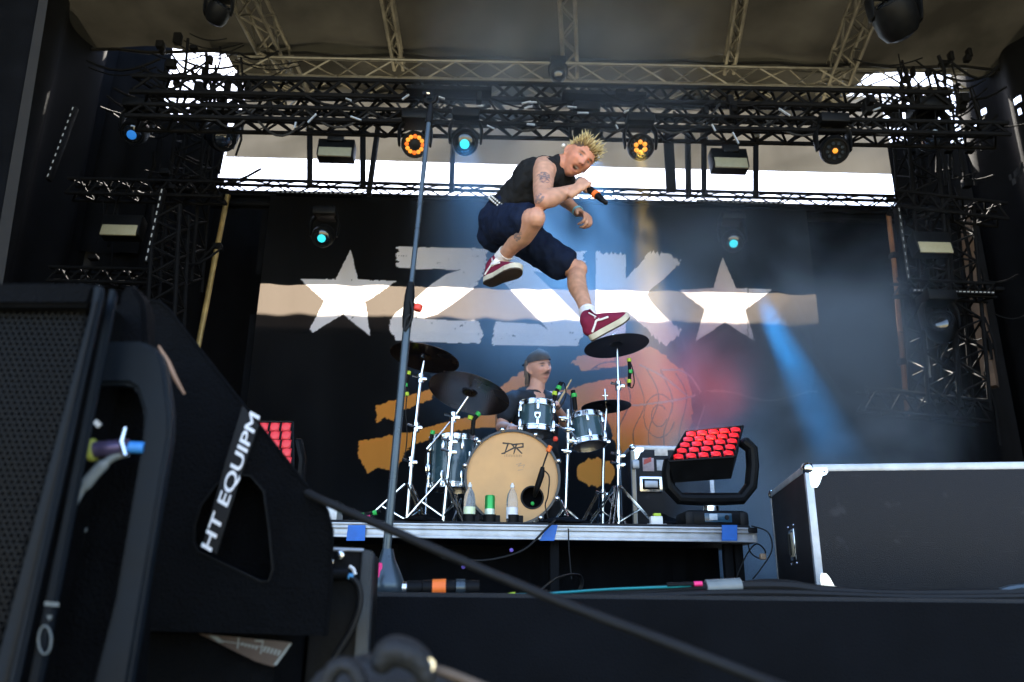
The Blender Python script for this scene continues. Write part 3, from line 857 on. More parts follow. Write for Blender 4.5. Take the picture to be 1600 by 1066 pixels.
# ------------------------------------------------------------------ drums
shell_m = mat('petrol blue drum lacquer', (0.035, 0.075, 0.095), 0.25, 0, 0.12, 5, coat=.6)
head_m = mat('clear coated drum head', (0.55, 0.56, 0.56), 0.4, 0, 0.08, 10)
dark_head = mat('dark bottom head', (0.06, 0.05, 0.055), 0.3, 0, 0.1, 10)
kick_head = mat('tan kick drum head', (0.62, 0.345, 0.135), 0.5, 0, 0.10, 5, .05, 40)
ink_m = mat('black ink', (0.03, 0.025, 0.02), 0.6, 0, 0)
lugs_m = M['steel']
def drum(name, label, c, ax, r, h, n, parts=('t', 'b'), hoop=M['steel'], cat='drum'):
    c, ax = V(c), V(ax).normalized()
    t = thing(name, label, cat, c)
    a = c - ax * h / 2
    obj('shell', MB().lathe([(r, 0), (r, h)], a, ax, 40, cap=False), shell_m, t)
    for nm, o, s, m in (('batter_head', c + ax * h / 2, 1, head_m), ('bottom_head', a, -1, dark_head)):
        obj(nm, MB().lathe([(r * .99, 0), (r * .97, .006 * s), (r * .2, .006 * s)], o, ax, 40), m, t)
    for o, s in ((c + ax * h / 2, 1), (a, -1)):
        obj('hoop', MB().lathe([(r, -.018 * s), (r + .012, -.018 * s), (r + .012, -.012 * s), (r + .006, -.008 * s), (r + .006, .014 * s), (r + .012, .018 * s), (r - .002, .018 * s), (r - .002, -.01 * s)], o, ax, 40, cap=False), hoop, t)
    x = ax.cross(V((0, 1, 0.01))).normalized(); y = x.cross(ax)
    for k in range(n):
        ang = 2 * math.pi * (k + .5) / n
        d = x * math.cos(ang) + y * math.sin(ang)
        for s in (-1, 1):
            lug = MB()
            o = c + d * (r + .012) + ax * (s * h * .30)
            lug.poly([o - ax * .022, o, o + ax * .022], [.008, .012, .008], 8)
            lug.tube(o, c + d * (r + .014) + ax * (s * (h / 2 + .012)), .0035, n=6)
            e = c + d * (r + .014) + ax * (s * (h / 2))
            lug.box(e, (.016, .016, .02), .003, ax.to_track_quat('Z', 'Y').to_matrix().to_4x4())
            obj('lug', lug, lugs_m, t)
    return t, x, y
YK = 4.86
kc = P(800.6, 746, YK)
KR = 73.5 / F_PX * (kc - CAM).dot(fw)
kc.z = ZD + KR + .012
kick = thing('kick_drum', 'large kick drum with a tan front head and black DR lettering', 'kick drum', kc)
ka = V((0.03, -1, 0.02)).normalized()
obj('shell', MB().lathe([(KR - .012, -.42), (KR - .012, 0), (KR - .02, 0), (KR - .02, -.42)], kc, ka, 56, cap=False), shell_m, kick)
obj('batter_head', MB().lathe([(KR - .02, -.405), (KR - .02, -.41)], kc, ka, 48), dark_head, kick)
hoopk = mat('black lacquered hoop', (0.015, 0.012, 0.011), .3, 0, .2, 6)
for o in (kc + ka * .0, kc - ka * .42):
    obj('hoop', MB().lathe([(KR - .006, -.02), (KR + .006, -.02), (KR + .006, .022), (KR - .008, .022), (KR - .008, -.02)], o, ka, 64, cap=False), hoopk, kick)
# head with a port hole
kx = ka.cross(V((0, 0, 1))).normalized() * -1; ky = V((0, 0, 1))
kx = (V((1, 0, 0)) - ka * ka.x).normalized(); ky = kx.cross(ka).normalized() * -1
if ky.z < 0: ky = -ky
port = (0.118 * KR / .28, -0.118 * KR / .28); pr = .066 * KR / .28
n = 64
outer = [V((KR * .985 * math.cos(2 * math.pi * k / n), KR * .985 * math.sin(2 * math.pi * k / n), 0)) for k in range(n)]
inner = [V((port[0] + pr * math.cos(2 * math.pi * k / 28), port[1] + pr * math.sin(2 * math.pi * k / 28), 0)) for k in range(28)]
tris = tessellate_polygon([outer, inner])
allp = outer + inner
hd = MB(); hd.add([kc + kx * p.x + ky * p.y + ka * .006 for p in allp], [tuple(q) for q in tris])
kh = obj('front_head', hd, kick_head, kick)
pc = kc + kx * port[0] + ky * port[1] + ka * .006
obj('port_ring', MB().lathe([(pr - .006, .0), (pr + .004, .0), (pr + .003, .006), (pr - .006, .006), (pr - .006, 0)], pc, ka, 32, cap=False), M['black_rubber'], kick)
obj('damping', MB().lathe([(pr * 1.6, -.1), (pr * 1.5, -.09)], pc, ka, 24), M['black_cloth'], kick)
def text_mesh(body, size, ext=.0006, shear=0, bold=0):
    cu = bpy.data.curves.new('lettering', 'FONT')
    cu.body = body; cu.size = size; cu.extrude = ext; cu.align_x = 'CENTER'; cu.align_y = 'CENTER'; cu.shear = shear; cu.offset = bold
    o = bpy.data.objects.new('lettering', cu); col.objects.link(o)
    dg = bpy.context.evaluated_depsgraph_get()
    me = bpy.data.meshes.new_from_object(o.evaluated_get(dg))
    bpy.data.objects.remove(o); bpy.data.curves.remove(cu)
    return me
def text(name, body, size, c, x, y, m, parent=None, shear=0, bold=0, ext=.0006, sx=1):
    me = text_mesh(body, size, ext, shear, bold)
    z = x.cross(y).normalized()
    for v in me.vertices:
        v.co = V(c) + x * (v.co.x * sx) + y * v.co.y + z * v.co.z
    me.materials.clear()
    return obj(name, me, m, parent)
# DR lettering: angular brush strokes
lc = kc + kx * .003 + ky * (KR * .62) + ka * .0065
def flat_strokes(name, strokes, w, c, x, y, nrm, m, parent):
    mb = MB()
    for st in strokes:
        for (x1, y1), (x2, y2) in zip(st, st[1:]):
            a, b = V((x1, y1, 0)), V((x2, y2, 0))
            d = (b - a).normalized(); q = V((-d.y, d.x, 0)) * w
            e = d * w * .5
            mb.prism([c + x * p.x + y * p.y for p in (a - e + q, a - e - q, b + e - q * .6, b + e + q * .6)], nrm * .0012)
    return obj(name, mb, m, parent)
k_ = KR / .28
flat_strokes('lettering', [[(-.062 * k_, .03 * k_), (-.01 * k_, .026 * k_), (.008 * k_, .004 * k_), (-.055 * k_, -.03 * k_)], [(-.03 * k_, .03 * k_), (-.05 * k_, -.03 * k_), (-.068 * k_, -.034 * k_)],
                           [(.0, .022 * k_), (.058 * k_, .03 * k_), (.06 * k_, .01 * k_), (.012 * k_, .0)], [(.02 * k_, .026 * k_), (.004 * k_, -.032 * k_)], [(.02 * k_, .002 * k_), (.052 * k_, -.03 * k_)]],
             .0052 * k_, lc, kx, ky, ka, ink_m, kick)
rnd = random.Random(4)
fs_ = []
for k in range(11):
    xx = (-.05 + k * .0098) * k_
    fs_.append([(xx, -.052 * k_), (xx, -.040 * k_)])
    if k % 2: fs_.append([(xx, -.040 * k_), (xx + .005 * k_, -.041 * k_)])
flat_strokes('small_lettering', fs_, .0012 * k_, lc, kx, ky, ka, mat('faded ink', (.22, .14, .08), .6, 0, 0), kick)
flat_strokes('scuff', [[(.02, -.10), (.05, -.09), (.03, -.11), (.07, -.10), (.06, -.12)], [(.03, -.135), (.06, -.13)]], .0016, lc, kx, ky, ka, mat('grey scuff', (.34, .25, .17), .7, 0, 0), kick)
for ang in (20, 62, 103, 135, 168, 205, 335, 305, 240):
    d = kx * math.cos(R(ang)) + ky * math.sin(R(ang))
    o = kc + d * (KR + .010) - ka * .012
    cl = MB().poly([o - ka * .05, o, o + ka * .03], [.006, .012, .008], 8)
    cl.ball(o + ka * .034, .018, 10)
    obj('claw', cl, lugs_m, kick)
for s in (-1, 1):
    b = kc + kx * (s * (KR + .02)) - ka * .1
    e = V((kc.x + s * (KR + .07), kc.y - .05, ZD))
    obj('spur', MB().poly([b - V((0, 0, .12)), e], [.009, .008], 8), lugs_m, kick)

ytc = P(838, 655, 5.02)
sc_ = lambda p: (p - CAM).dot(fw) / F_PX
rt_, rx_, ry_ = drum('rack_tom', 'small rack tom with a silver badge above the kick drum', ytc, V((.04, .10, 1)), 27 * sc_(ytc), 41 * sc_(ytc), 6)
bdg = MB()
bc = ytc + V((0, -27 * sc_(ytc) - .002, .0))
shield = [(-.018, .02), (.018, .02), (.018, -.004), (.010, -.018), (0, -.024), (-.010, -.018), (-.018, -.004)]
bdg.prism([bc + V((a, -.004, b)) for a, b in shield], V((0, .006, 0)))
bd_o = obj('badge', bdg, M['steel'], rt_)
obj('badge_ring', MB().lathe([(.009, 0), (.011, .003), (.009, .003)], bc + V((0, -.004, .0)), (0, -1, 0), 16), ink_m, bd_o)
yt2 = P(917, 674, 5.1)
drum('second_tom', 'second tom with chrome shell highlights right of the rack tom', yt2, V((-.12, .16, 1)), 26 * sc_(yt2), 42 * sc_(yt2), 6)
yft = P(708, 725, 5.3)
frr = 36 * sc_(yft)
ftt, _, _ = drum('floor_tom', 'deep petrol blue floor tom left of the kick drum', yft, (0, .02, 1), frr, 74 * sc_(yft), 8)
for ang in (200, 310, 80):
    d = V((math.cos(R(ang)), math.sin(R(ang)), 0))
    a = yft + d * (frr + .02)
    obj('leg', MB().poly([a + V((0, 0, .06)), V((a.x, a.y, ZD + .04)), V((a.x + d.x * .03, a.y + d.y * .03, ZD))], .007, 8), lugs_m, ftt)
    obj('leg_bracket', MB().box(a - V((0, 0, .04)), (.03, .03, .05), .006), lugs_m, ftt)
# tom post between rack tom and second tom
tp = thing('tom_stand', 'chrome post and clamps carrying the two toms beside the kick drum', 'stand', on_deck(884, 5.0))
obj('post', MB().poly([P(888, 640, 5.0), P(887, 700, 5.0), on_deck(882, 5.0)], .011, 10), lugs_m, tp)
for px, py in ((880, 655), (889, 672), (893, 690), (884, 706)):
    p = P(px, py, 4.98)
    obj('clamp', MB().box(p, (.035, .05, .03), .008), lugs_m, tp)
    obj('wing_nut', MB().poly([p + V((-.03, -.03, .005)), p + V((.03, -.03, -.005))], [.006, .009], 6), lugs_m, tp)
obj('arm', MB().poly([P(868, 664, 5.0), P(893, 676, 5.0), P(905, 692, 5.05)], .008, 8), lugs_m, tp)
for dx, dy in ((-.1, -.1), (.14, -.06), (.02, .16)):
    b = on_deck(882, 5.0)
    obj('foot', MB().poly([b + V((0, 0, .14)), b + V((dx, dy, 0.006))], .008, 6), lugs_m, tp)

# cymbals and their stands
cym_dark = mat('dark bronze cymbal', (0.14, 0.088, 0.062), 0.25, 0.9, 0.3, 4)
cym_black = mat('black cymbal', (0.028, 0.028, 0.034), 0.35, 0.6, 0.2, 6)
CG = 'cymbals on stands'
def cymbal(label, px, py, Y, rpx, roll, extra, m):
    c = P(px, py, Y); r = rpx * sc_(c)
    nrm = V((math.sin(R(roll)), math.sin(R(extra)), 1)).normalized()
    prof = [(.005, .035), (r * .07, .034), (r * .13, .026), (r * .17, .014), (r * .22, .010), (r * .6, .003), (r, -.008), (r, -.0105), (r * .6, .0), (r * .22, .007), (r * .17, .010), (r * .12, .022), (.005, .030)]
    rings = []
    for k in range(14):     # lathed tone grooves
        q = .24 + k * .054
        rings += [(r * q, .009 - .0165 * q), (r * (q + .02), .0102 - .0165 * (q + .02)), (r * (q + .04), .009 - .0165 * (q + .04))]
    prof = [(.005, .035), (r * .07, .034), (r * .13, .026), (r * .17, .014)] + rings + [(r, -.008), (r, -.0105)] + [(a, b - .0025) for a, b in rings[::-1]] + [(r * .17, .010), (r * .12, .022), (.005, .030)]
    o = obj('cymbal', MB().lathe(prof, c, nrm, 64), m, ang=50)
    tag(o, label, 'cymbal', CG)
    wing = MB().tube(c + nrm * .03, c + nrm * .085, .007, n=8)
    wing.box(c + nrm * .075, (.04, .008, .012), .003)
    obj('wing_nut', wing, lugs_m, o)
    return c, nrm
def stand(label, pts, Y, r, base_px, legs=True, joints=(), spread=.3):
    b = on_deck(base_px, Y)
    t = thing('cymbal_stand', label, 'cymbal stand', b, 'chrome cymbal stands')
    pp = [p if isinstance(p, V) else P(p[0], p[1], Y) for p in pts]
    for i, (p, q) in enumerate(zip(pp, pp[1:] + [b])):
        obj('tube', MB().tube(p, q, r * (.62 + .19 * min(i, 2)), n=12), lugs_m, t)
    for px, py in joints:
        c = P(px, py, Y)
        j = MB().tube(c - V((0, 0, .03)), c + V((0, 0, .03)), r * 1.6, n=12)
        j.poly([c + V((0, -.02, 0)), c + V((-.055, -.03, .012))], [.006, .011], 8)
        j.box(c + V((.03, -.015, -.005)), (.03, .02, .024), .005)
        obj('clamp', j, lugs_m, t)
    if legs:
        for k in range(3):
            a = 2 * math.pi * k / 3 + .5 + base_px * .7
            d = V((math.cos(a), math.sin(a), 0))
            top = b + V((0, 0, .30)); bot = b + d * spread + V((0, 0, .012))
            leg = MB()
            q = d.cross(V((0, 0, 1))) * .012
            leg.tube(top + d * .02 + q, bot + q, .006, n=6); leg.tube(top + d * .02 - q, bot - q, .006, n=6)
            lo = obj('leg', leg, lugs_m, t)
            obj('rubber_foot', MB().ball(bot, .02, 8), M['black_rubber'], lo)
            obj('leg_brace', MB().tube(b + V((0, 0, .07)), top.lerp(bot, .5), .006, n=6), lugs_m, t)
    return t
c, nrm = cymbal('dark bronze cymbal high at the left, partly behind the microphone stand', 664, 558, 5.25, 55, 10, 7, cym_dark)
stand('chrome stand with double legs left of the floor tom', [c - nrm * .03, (657, 592), (650, 656), (643, 724)], 5.25, .015, 635, True, [(657, 592), (650, 668), (642, 722)], .32)
c, nrm = cymbal('largest dark bronze cymbal tilted in front of the floor tom', 733, 614, 5.0, 65, 14, 15, cym_dark)
stand('chrome boom stand in front of the floor tom under the largest cymbal', [c - nrm * .03, (707, 656), (705, 690), (700, 740)], 5.0, .014, 692, True, [(708, 652), (704, 690), (703, 706)], .26)
t_boom = thing('boom_arm', 'thin pale boom rod crossing behind the large cymbal\'s stand', 'boom rod', P(671, 698, 5.05))
obj('rod', MB().tube(P(708, 654, 5.05), P(671, 698, 5.05), .006, n=8), lugs_m, t_boom)
obj('counterweight', MB().tube(P(674, 694, 5.05), P(667, 702, 5.05), .013, n=10), lugs_m, t_boom)
c, nrm = cymbal('black cymbal under the jumping singer\'s left shoe', 963, 539, 5.2, 51, -7, 4, cym_black)
stand('tall straight chrome stand under the singer\'s left shoe', [c - nrm * .03, (966, 605), (966, 712), (966, 760)], 5.2, .013, 966, True, [(966, 603), (966, 712), (966, 726)], .30)
c, nrm = cymbal('black hi-hat cymbal half behind the tall straight stand', 947, 634, 5.5, 39, -3, 3, cym_black)
c2_ = c - V((0, 0, .03))
stand('thin hi-hat stand right of the second tom', [P(945, 608, 5.5), c - nrm * .02, (943, 700), (942, 760)], 5.5, .011, 941, True, [(943, 690), (942, 772)], .22)

# drum microphones with coloured tape
MIC = 'small drum microphones with coloured tape'
def drum_mic(label, pts, Y, r, bands, cable=None):
    t = thing('drum_microphone', label, 'microphone', P(*pts[0], Y), MIC)
    obj('body', MB().poly([P(x, y, Y) for x, y in pts], r, 10), M['black_plastic'], t)
    for x, y, k in bands:
        c = P(x, y, Y)
        i = min(range(len(pts)), key=lambda q: abs(pts[q][0] - x) + abs(pts[q][1] - y))
        d = (P(*pts[min(i + 1, len(pts) - 1)], Y) - P(*pts[max(i - 1, 0)], Y)).normalized()
        obj('tape', MB().tube(c - d * .012, c + d * .012, r * 1.25, n=10), M[k], t)
    if cable:
        obj('cable', MB().poly([P(x, y, Y) for x, y in curve(cable, 5)], .004, 5), M['black_rubber'], t)
drum_mic('black microphone with green and yellow tape right of the rack tom', [(877, 598), (872, 606), (868, 616), (866, 626)], 4.95, .014, [(873, 606, 'green_tape'), (867, 615, 'lime_tape')], [(866, 626), (872, 640), (884, 620), (882, 600), (877, 598)])
drum_mic('black microphone with green tape leaning over the second tom', [(895, 610), (897, 620), (899, 640)], 4.98, .015, [(897, 618, 'green_tape')], [(899, 640), (894, 655), (892, 620), (895, 610)])
drum_mic('black microphone with green tape hanging beside the tall stand', [(983, 562), (984, 580), (983, 604)], 5.15, .012, [(983, 563, 'lime_tape'), (985, 581, 'green_tape'), (983, 596, 'lime_tape')], [(983, 604), (988, 606), (991, 596), (988, 575), (983, 562)])
drum_mic('slim microphone with yellow and green tape left of the double-legged stand', [(640, 580), (636, 594), (634, 602), (636, 618)], 5.3, .011, [(639, 583, 'lime_tape'), (634, 602, 'green_tape'), (636, 616, 'lime_tape')], [(636, 618), (634, 640), (636, 680), (632, 720)])
drum_mic('floor tom microphone with green tape under the largest cymbal', [(748, 647), (740, 656), (738, 680)], 5.05, .014, [(747, 647, 'green_tape'), (735, 653, 'lime_tape')], [(738, 680), (725, 672), (718, 690), (712, 684)])
drum_mic('small clip microphone with green tape left of the floor tom', [(676, 676), (672, 690)], 5.1, .012, [(676, 676, 'green_tape')], [(672, 690), (664, 720), (668, 735), (664, 770)])
km = thing('kick_microphone', 'black microphone with orange tape hung into the kick drum port', 'microphone', P(833, 778, 4.78))
obj('body', MB().poly([P(848, 730, 4.76), P(846, 742, 4.76), P(838, 766, 4.79), P(835, 776, 4.84)], [.012, .019, .017, .010], 12), M['black_plastic'], km)
obj('tape', MB().tube(P(856, 706, 4.75), P(860, 697, 4.75), .014, n=10), M['orange_tape'], km)
obj('cable', MB().poly([P(x, y, 4.75) for x, y in curve([(848, 730), (853, 715), (859, 700), (866, 690), (868, 682)], 6)], .005, 6), M['black_rubber'], km)
obj('cable_tail', MB().poly([P(x, y, 4.76) for x, y in curve([(848, 734), (858, 745), (856, 775), (852, 790), (857, 812)], 6)], .004, 6), M['black_rubber'], km)
obj('red_clip', MB().ball(P(868, 686, 4.75), .017, 10), M['red'], km)
obj('green_tag', MB().ball(P(832, 787, 4.84), .012, 10), M['green_tape'], km)

# drinks on the riser edge
pet = bpy.data.materials.new('clear bottle plastic'); pet.use_nodes = True
pb = pet.node_tree.nodes['Principled BSDF']
pb.inputs['Base Color'].default_value = (.88, .92, .95, 1); pb.inputs['Roughness'].default_value = .08; pb.inputs['Transmission Weight'].default_value = .85; pb.inputs['IOR'].default_value = 1.2
lab_w = mat('white bottle label', (.75, .76, .80), .5, 0, .06, 30)
lab_g = mat('green and white label', (.55, .66, .35), .5, 0, .35, 40, dirt=(.75, .78, .7))
can_g = mat('green drink can', (.03, .30, .06), .3, .5, .25, 12, dirt=(.06, .42, .10))
can_w = mat('pale can print', (.6, .68, .58), .35, .3, .3, 30)
def bottle(label, px, lab):
    b = on_deck(px, 4.62); s = sc_(b)
    t = thing('water_bottle', label, 'bottle', b, 'plastic bottles on the riser edge')
    h = 62 * s; r = 9.2 * s
    obj('bottle_body', MB().lathe([(r * .9, 0), (r, .01), (r, h * .36), (r * .93, h * .40), (r, h * .44), (r * .97, h * .58), (r * .8, h * .72), (r * .45, h * .82), (r * .30, h * .86), (r * .30, h * .90)], b + V((0, 0, .004)), (0, 0, 1), 24), pet, t)
    obj('bottle_label', MB().lathe([(r * 1.02, 0), (r * 1.02, h * .28)], b + V((0, 0, h * .12)), (0, 0, 1), 24, cap=False), lab, t)
    obj('cap', MB().lathe([(r * .36, 0), (r * .36, h * .07), (r * .2, h * .075), (r * .18, h * .12)], b + V((0, 0, h * .90)), (0, 0, 1), 16), M['white_plastic'], t)
bottle('clear plastic water bottle with a green and white label, left of the can', 733, lab_g)
bottle('clear plastic water bottle with a plain white label, right of the can', 800, lab_w)
b = on_deck(765, 4.62); s = sc_(b)
cn = thing('drink_can', 'tall green drink can between the two water bottles', 'can', b)
obj('can_body', MB().lathe([(6.5 * s, 0), (8 * s, .006), (8 * s, 40 * s), (7 * s, 42.5 * s), (6.6 * s, 42.5 * s)], b + V((0, 0, .003)), (0, 0, 1), 24), can_g, cn)
obj('can_print', MB().lathe([(8.06 * s, 0), (8.06 * s, 17 * s)], b + V((0, 0, 5 * s)), (0, 0, 1), 24, cap=False), can_w, cn)
for px, lab in ((733, 'black cup holder around the bottle with the green label'), (765, 'black cup holder around the green can'), (801, 'black cup holder around the bottle with the white label')):
    b = on_deck(px, 4.62)
    cu = thing('cup_holder', lab, 'cup holder', b, 'black cup holders')
    obj('cup', MB().lathe([(9.8 * s, 0), (10.2 * s, 13 * s), (9.5 * s, 13 * s), (9.4 * s, .004)], b + V((0, 0, .001)), (0, 0, 1), 24), M['black_plastic'], cu)
    obj('bracket', MB().box(b + V((12.5 * s, 0, 6.5 * s)), (8 * s, .03, 12 * s), .004), M['black_plastic'], cu)
def sandbag(label, px, w, h, Y=4.6):
    b = on_deck(px, Y); s = sc_(b)
    mb = MB(); vs = []; fs = []
    nu, nv = 30, 12
    for j in range(nv + 1):
        for i in range(nu):
            a = 2 * math.pi * i / nu; th = math.pi / 2 * j / nv
            q = .85 + .25 * noise.noise(V((math.cos(a) * 2 + px, math.sin(a) * 2, th * 2)))
            vs.append(b + V((math.cos(a) * math.cos(th) * w * s * q, math.sin(a) * math.cos(th) * .13 * q, math.sin(th) * h * s * (.7 + .6 * noise.noise(V((math.cos(a) * 3, math.sin(a) * 3 + px, th)))) + .002)))
    for j in range(nv):
        for i in range(nu):
            fs.append((j * nu + i, j * nu + (i + 1) % nu, (j + 1) * nu + (i + 1) % nu, (j + 1) * nu + i))
    tag(obj('sandbag', MB().add(vs, fs), M['black_cloth']), label, 'sandbag', 'black sandbags on the riser')
sandbag('black sandbag lying at the riser edge in front of the tom stand', 884, 42, 13)
sandbag('black sandbag lying at the riser edge left of the boom stand', 655, 40, 11)
sandbag('dark heap of cloth and cable on the riser left of the red lamp', 1035, 36, 26, 5.0)
wb = on_deck(1025, 4.6)
wbt = thing('white_box', 'small white connector box with yellow tape near the riser\'s right end', 'connector box', wb)
obj('box_body', MB().box(wb + V((0, 0, .026)), (.068, .05, .046), .004), M['white_plastic'], wbt)
obj('flange', MB().box(wb + V((0, 0, .003)), (.11, .05, .006), .001), M['white_plastic'], wbt)
obj('tape', MB().box(wb + V((.006, 0, .058)), (.04, .04, .016), .003), M['lime_tape'], wbt)
pw = on_deck(506, 4.62)
pwt = thing('power_box', 'flat pale box at the riser\'s left end behind the speaker', 'box', pw)
obj('box_body', MB().box(pw + V((0, .05, .05)), (.16, .2, .1), .008), M['alu_bright'], pwt)
obj('lid', MB().box(pw + V((0, .05, .104)), (.17, .21, .012), .003), M['black_plastic'], pwt)
for k, (px, py, mt) in enumerate(((545, 797, 'green_tape'), (566, 803, 'green_tape'), (585, 799, 'green_tape'), (575, 806, 'pink_tape'))):
    p = P(px, py, 4.75)
    cc = thing('cable_plug', ['black cable plug with green tape left end of the riser row', 'black cable plug with green tape lower, mid row at the riser\'s left', 'black cable plug with green tape nearest the microphone stand pole', 'black cable plug with pink tape at the riser\'s left'][k], 'plug', p, 'taped cable plugs on the riser')
    obj('plug', MB().tube(p + V((-.04, 0, -.02)), p + V((.035, 0, .0)), .013, n=8), M['black_plastic'], cc)
    obj('tape', MB().tube(p + V((-.008, 0, -.011)), p + V((.014, 0, -.006)), .015, n=8), M[mt], cc)
    obj('cable', MB().poly([p + V((-.04, 0, -.02)), p + V((-.10, .02, ZD - p.z + .01)), p + V((-.3, .1, ZD - p.z + .008))], .006, 5), M['black_rubber'], cc)

# ------------------------------------------------------------------ red LED panel lamps
led_red = (emis('deep red led lens', (1.0, 0.004, 0.006), .018), emis('red led core', (1.0, 0.014, 0.022), .105))
led_red2 = (emis('dull red led lens', (0.9, 0.012, 0.02), .016), emis('dull red led core', (0.9, 0.06, 0.08), .055))
def matrix_lamp(label, TL, TR, BR, BL, thick, lens_m, yoke, base, Yb):
    t = thing('led_panel_lamp', label, 'panel lamp', base and on_deck((base[0] + base[1]) / 2, Yb), 'red LED panel lamps on the riser')
    TL, TR, BR, BL = map(V, (TL, TR, BR, BL))
    nrm = (TR - TL).cross(BL - TL).normalized()
    if nrm.dot(CAM - TL) < 0: nrm = -nrm
    f = [TL, TR, BR, BL]; bk = [p - nrm * thick + (sum(f, V()) / 4 - p) * .12 for p in f]
    hd = MB(); hd.add(f + bk, [(0, 1, 2, 3), (7, 6, 5, 4), (0, 4, 5, 1), (1, 5, 6, 2), (2, 6, 7, 3), (3, 7, 4, 0)])
    h = obj('lamp_head', hd, M['black_plastic'], t, smooth=False)
    # raised rim
    rim = MB()
    for a, b in zip(f, f[1:] + f[:1]): rim.tube(a + nrm * .004, b + nrm * .004, .007, n=6)
    obj('rim', rim, M['black_plastic'], h)
    cw = (TR - TL).length / 5
    lens = MB().box((0, 0, .003), (cw * .80, cw * .80, .012), .005).mesh('led_lens')
    lens.materials.append(lens_m[0])
    core = MB().lathe([(cw * .38, .0085), (cw * .34, .013), (cw * .2, .016)], (0, 0, 0), (0, 0, 1), 14).mesh('led_core'); core.materials.append(lens_m[1])
    ring = MB().lathe([(cw * .5, .0), (cw * .5, .007), (cw * .47, .007)], (0, 0, 0), (0, 0, 1), 16).mesh('lens_ring'); ring.materials.append(M['black_plastic'])
    q = nrm.to_track_quat('Z', 'Y').to_matrix().to_4x4()
    for j in range(5):
        for i in range(5):
            u, v = .02 + .96 * (i + .5) / 5, .02 + .96 * (j + .5) / 5
            p = TL.lerp(TR, u).lerp(BL.lerp(BR, u), v) + nrm * .001
            for me_, nm in ((lens, 'led_lens'), (core, 'led_core'), (ring, 'lens_ring')):
                o = bpy.data.objects.new(nm, me_); o.matrix_world = Matrix.Translation(p) @ q
                put(o, h)
    if yoke:
        obj('yoke', MB().loft([P(x, y, Yb) for x, y in yoke], [(.05, .038)] * len(yoke), V((0, 1, 0)), 12, 1), M['black_plastic'], t, ang=20)
    if base:
        c = on_deck((base[0] + base[1]) / 2, Yb); s = sc_(c)
        w = (base[1] - base[0]) * s
        obj('base', MB().box(c + V((0, 0, .052)), (w, .22, .1), .022), M['black_plastic'], t)
        for k in (-1, 1):
            obj('base_grip', MB().box(c + V((k * w * .44, -.0, .052)), (w * .16, .24, .09), .02), M['black_rubber'], t)
        obj('display', MB().box(c + V((w * .02, -.112, .058)), (w * .44, .006, .052), .002), mat('dark blue display', (.02, .06, .10), .2, 0, .1), t)
        obj('screen', MB().box(c + V((-w * .06, -.116, .062)), (w * .13, .004, .036), .001), mat('pale screen', (.45, .52, .58), .3, 0, .1), t)
        obj('dial', MB().lathe([(.014, 0), (.012, .006)], c + V((w * .16, -.115, .06)), (0, -1, 0), 14), M['black_rubber'], t)
        sp = MB().tube(c + V((0, 0, .1)), c + V((0, 0, .135)), .05, n=14)
        obj('swivel', sp, M['steel'], t)
    return t, sum(f, V()) / 4, nrm
lt, lpc, lpn = matrix_lamp('LED panel lamp glowing bright red at the riser\'s right end', P(1072, 676, 4.98), P(1161, 667, 4.98), P(1148, 715, 4.66), P(1045, 722, 4.66), .15, led_red,
            [(1163, 692), (1174, 702), (1176, 728), (1173, 760), (1158, 779), (1130, 780), (1085, 780), (1062, 779), (1046, 762), (1043, 740), (1046, 722)], (1064, 1160), 4.82)
matrix_lamp('LED panel lamp with dull red cells behind the speaker at left', P(366, 660, 4.8), P(458, 660, 4.8), P(459, 730, 4.72), P(366, 732, 4.72), .12, led_red2,
            [(464, 692), (470, 720), (466, 760), (452, 785), (412, 790), (372, 786), (356, 762), (354, 700)], (366, 458), 4.85)

# ------------------------------------------------------------------ flight cases
def scuffed(name, c):
    m = mat(name, c, 0.55, 0, 0.3, 5, .35, 260, dirt=tuple(x * .7 for x in c), spec=.3)
    N, L = m.node_tree.nodes, m.node_tree.links
    b = N['Principled BSDF']; src = b.inputs['Base Color'].links[0].from_socket
    tc = N['Texture Coordinate']
    prev = src
    for rotv, sc3, lo in ((.5, (3, 3, 60), .72), (-.9, (70, 3, 4), .74), (.1, (5, 5, 5), .70)):
        mp = N.new('ShaderNodeMapping'); mp.inputs['Rotation'].default_value = (0, rotv, 0); mp.inputs['Scale'].default_value = sc3
        nz = N.new('ShaderNodeTexNoise'); nz.inputs['Scale'].default_value = 2.2; nz.inputs['Detail'].default_value = 5
        mr = N.new('ShaderNodeMapRange'); mr.inputs['From Min'].default_value = lo - .06; mr.inputs['From Max'].default_value = lo + .04; mr.inputs['To Max'].default_value = .6
        mx = N.new('ShaderNodeMixRGB'); mx.inputs[2].default_value = (.035, .034, .036, 1)
        L.new(tc.outputs['Object'], mp.inputs[0]); L.new(mp.outputs[0], nz.inputs['Vector']); L.new(nz.outputs['Fac'], mr.inputs['Value'])
        L.new(mr.outputs['Result'], mx.inputs[0]); L.new(prev, mx.inputs[1]); prev = mx.outputs[0]
    L.new(prev, b.inputs['Base Color'])
    return m
ply = scuffed('black phenolic plywood', (0.0075, 0.007, 0.0085))
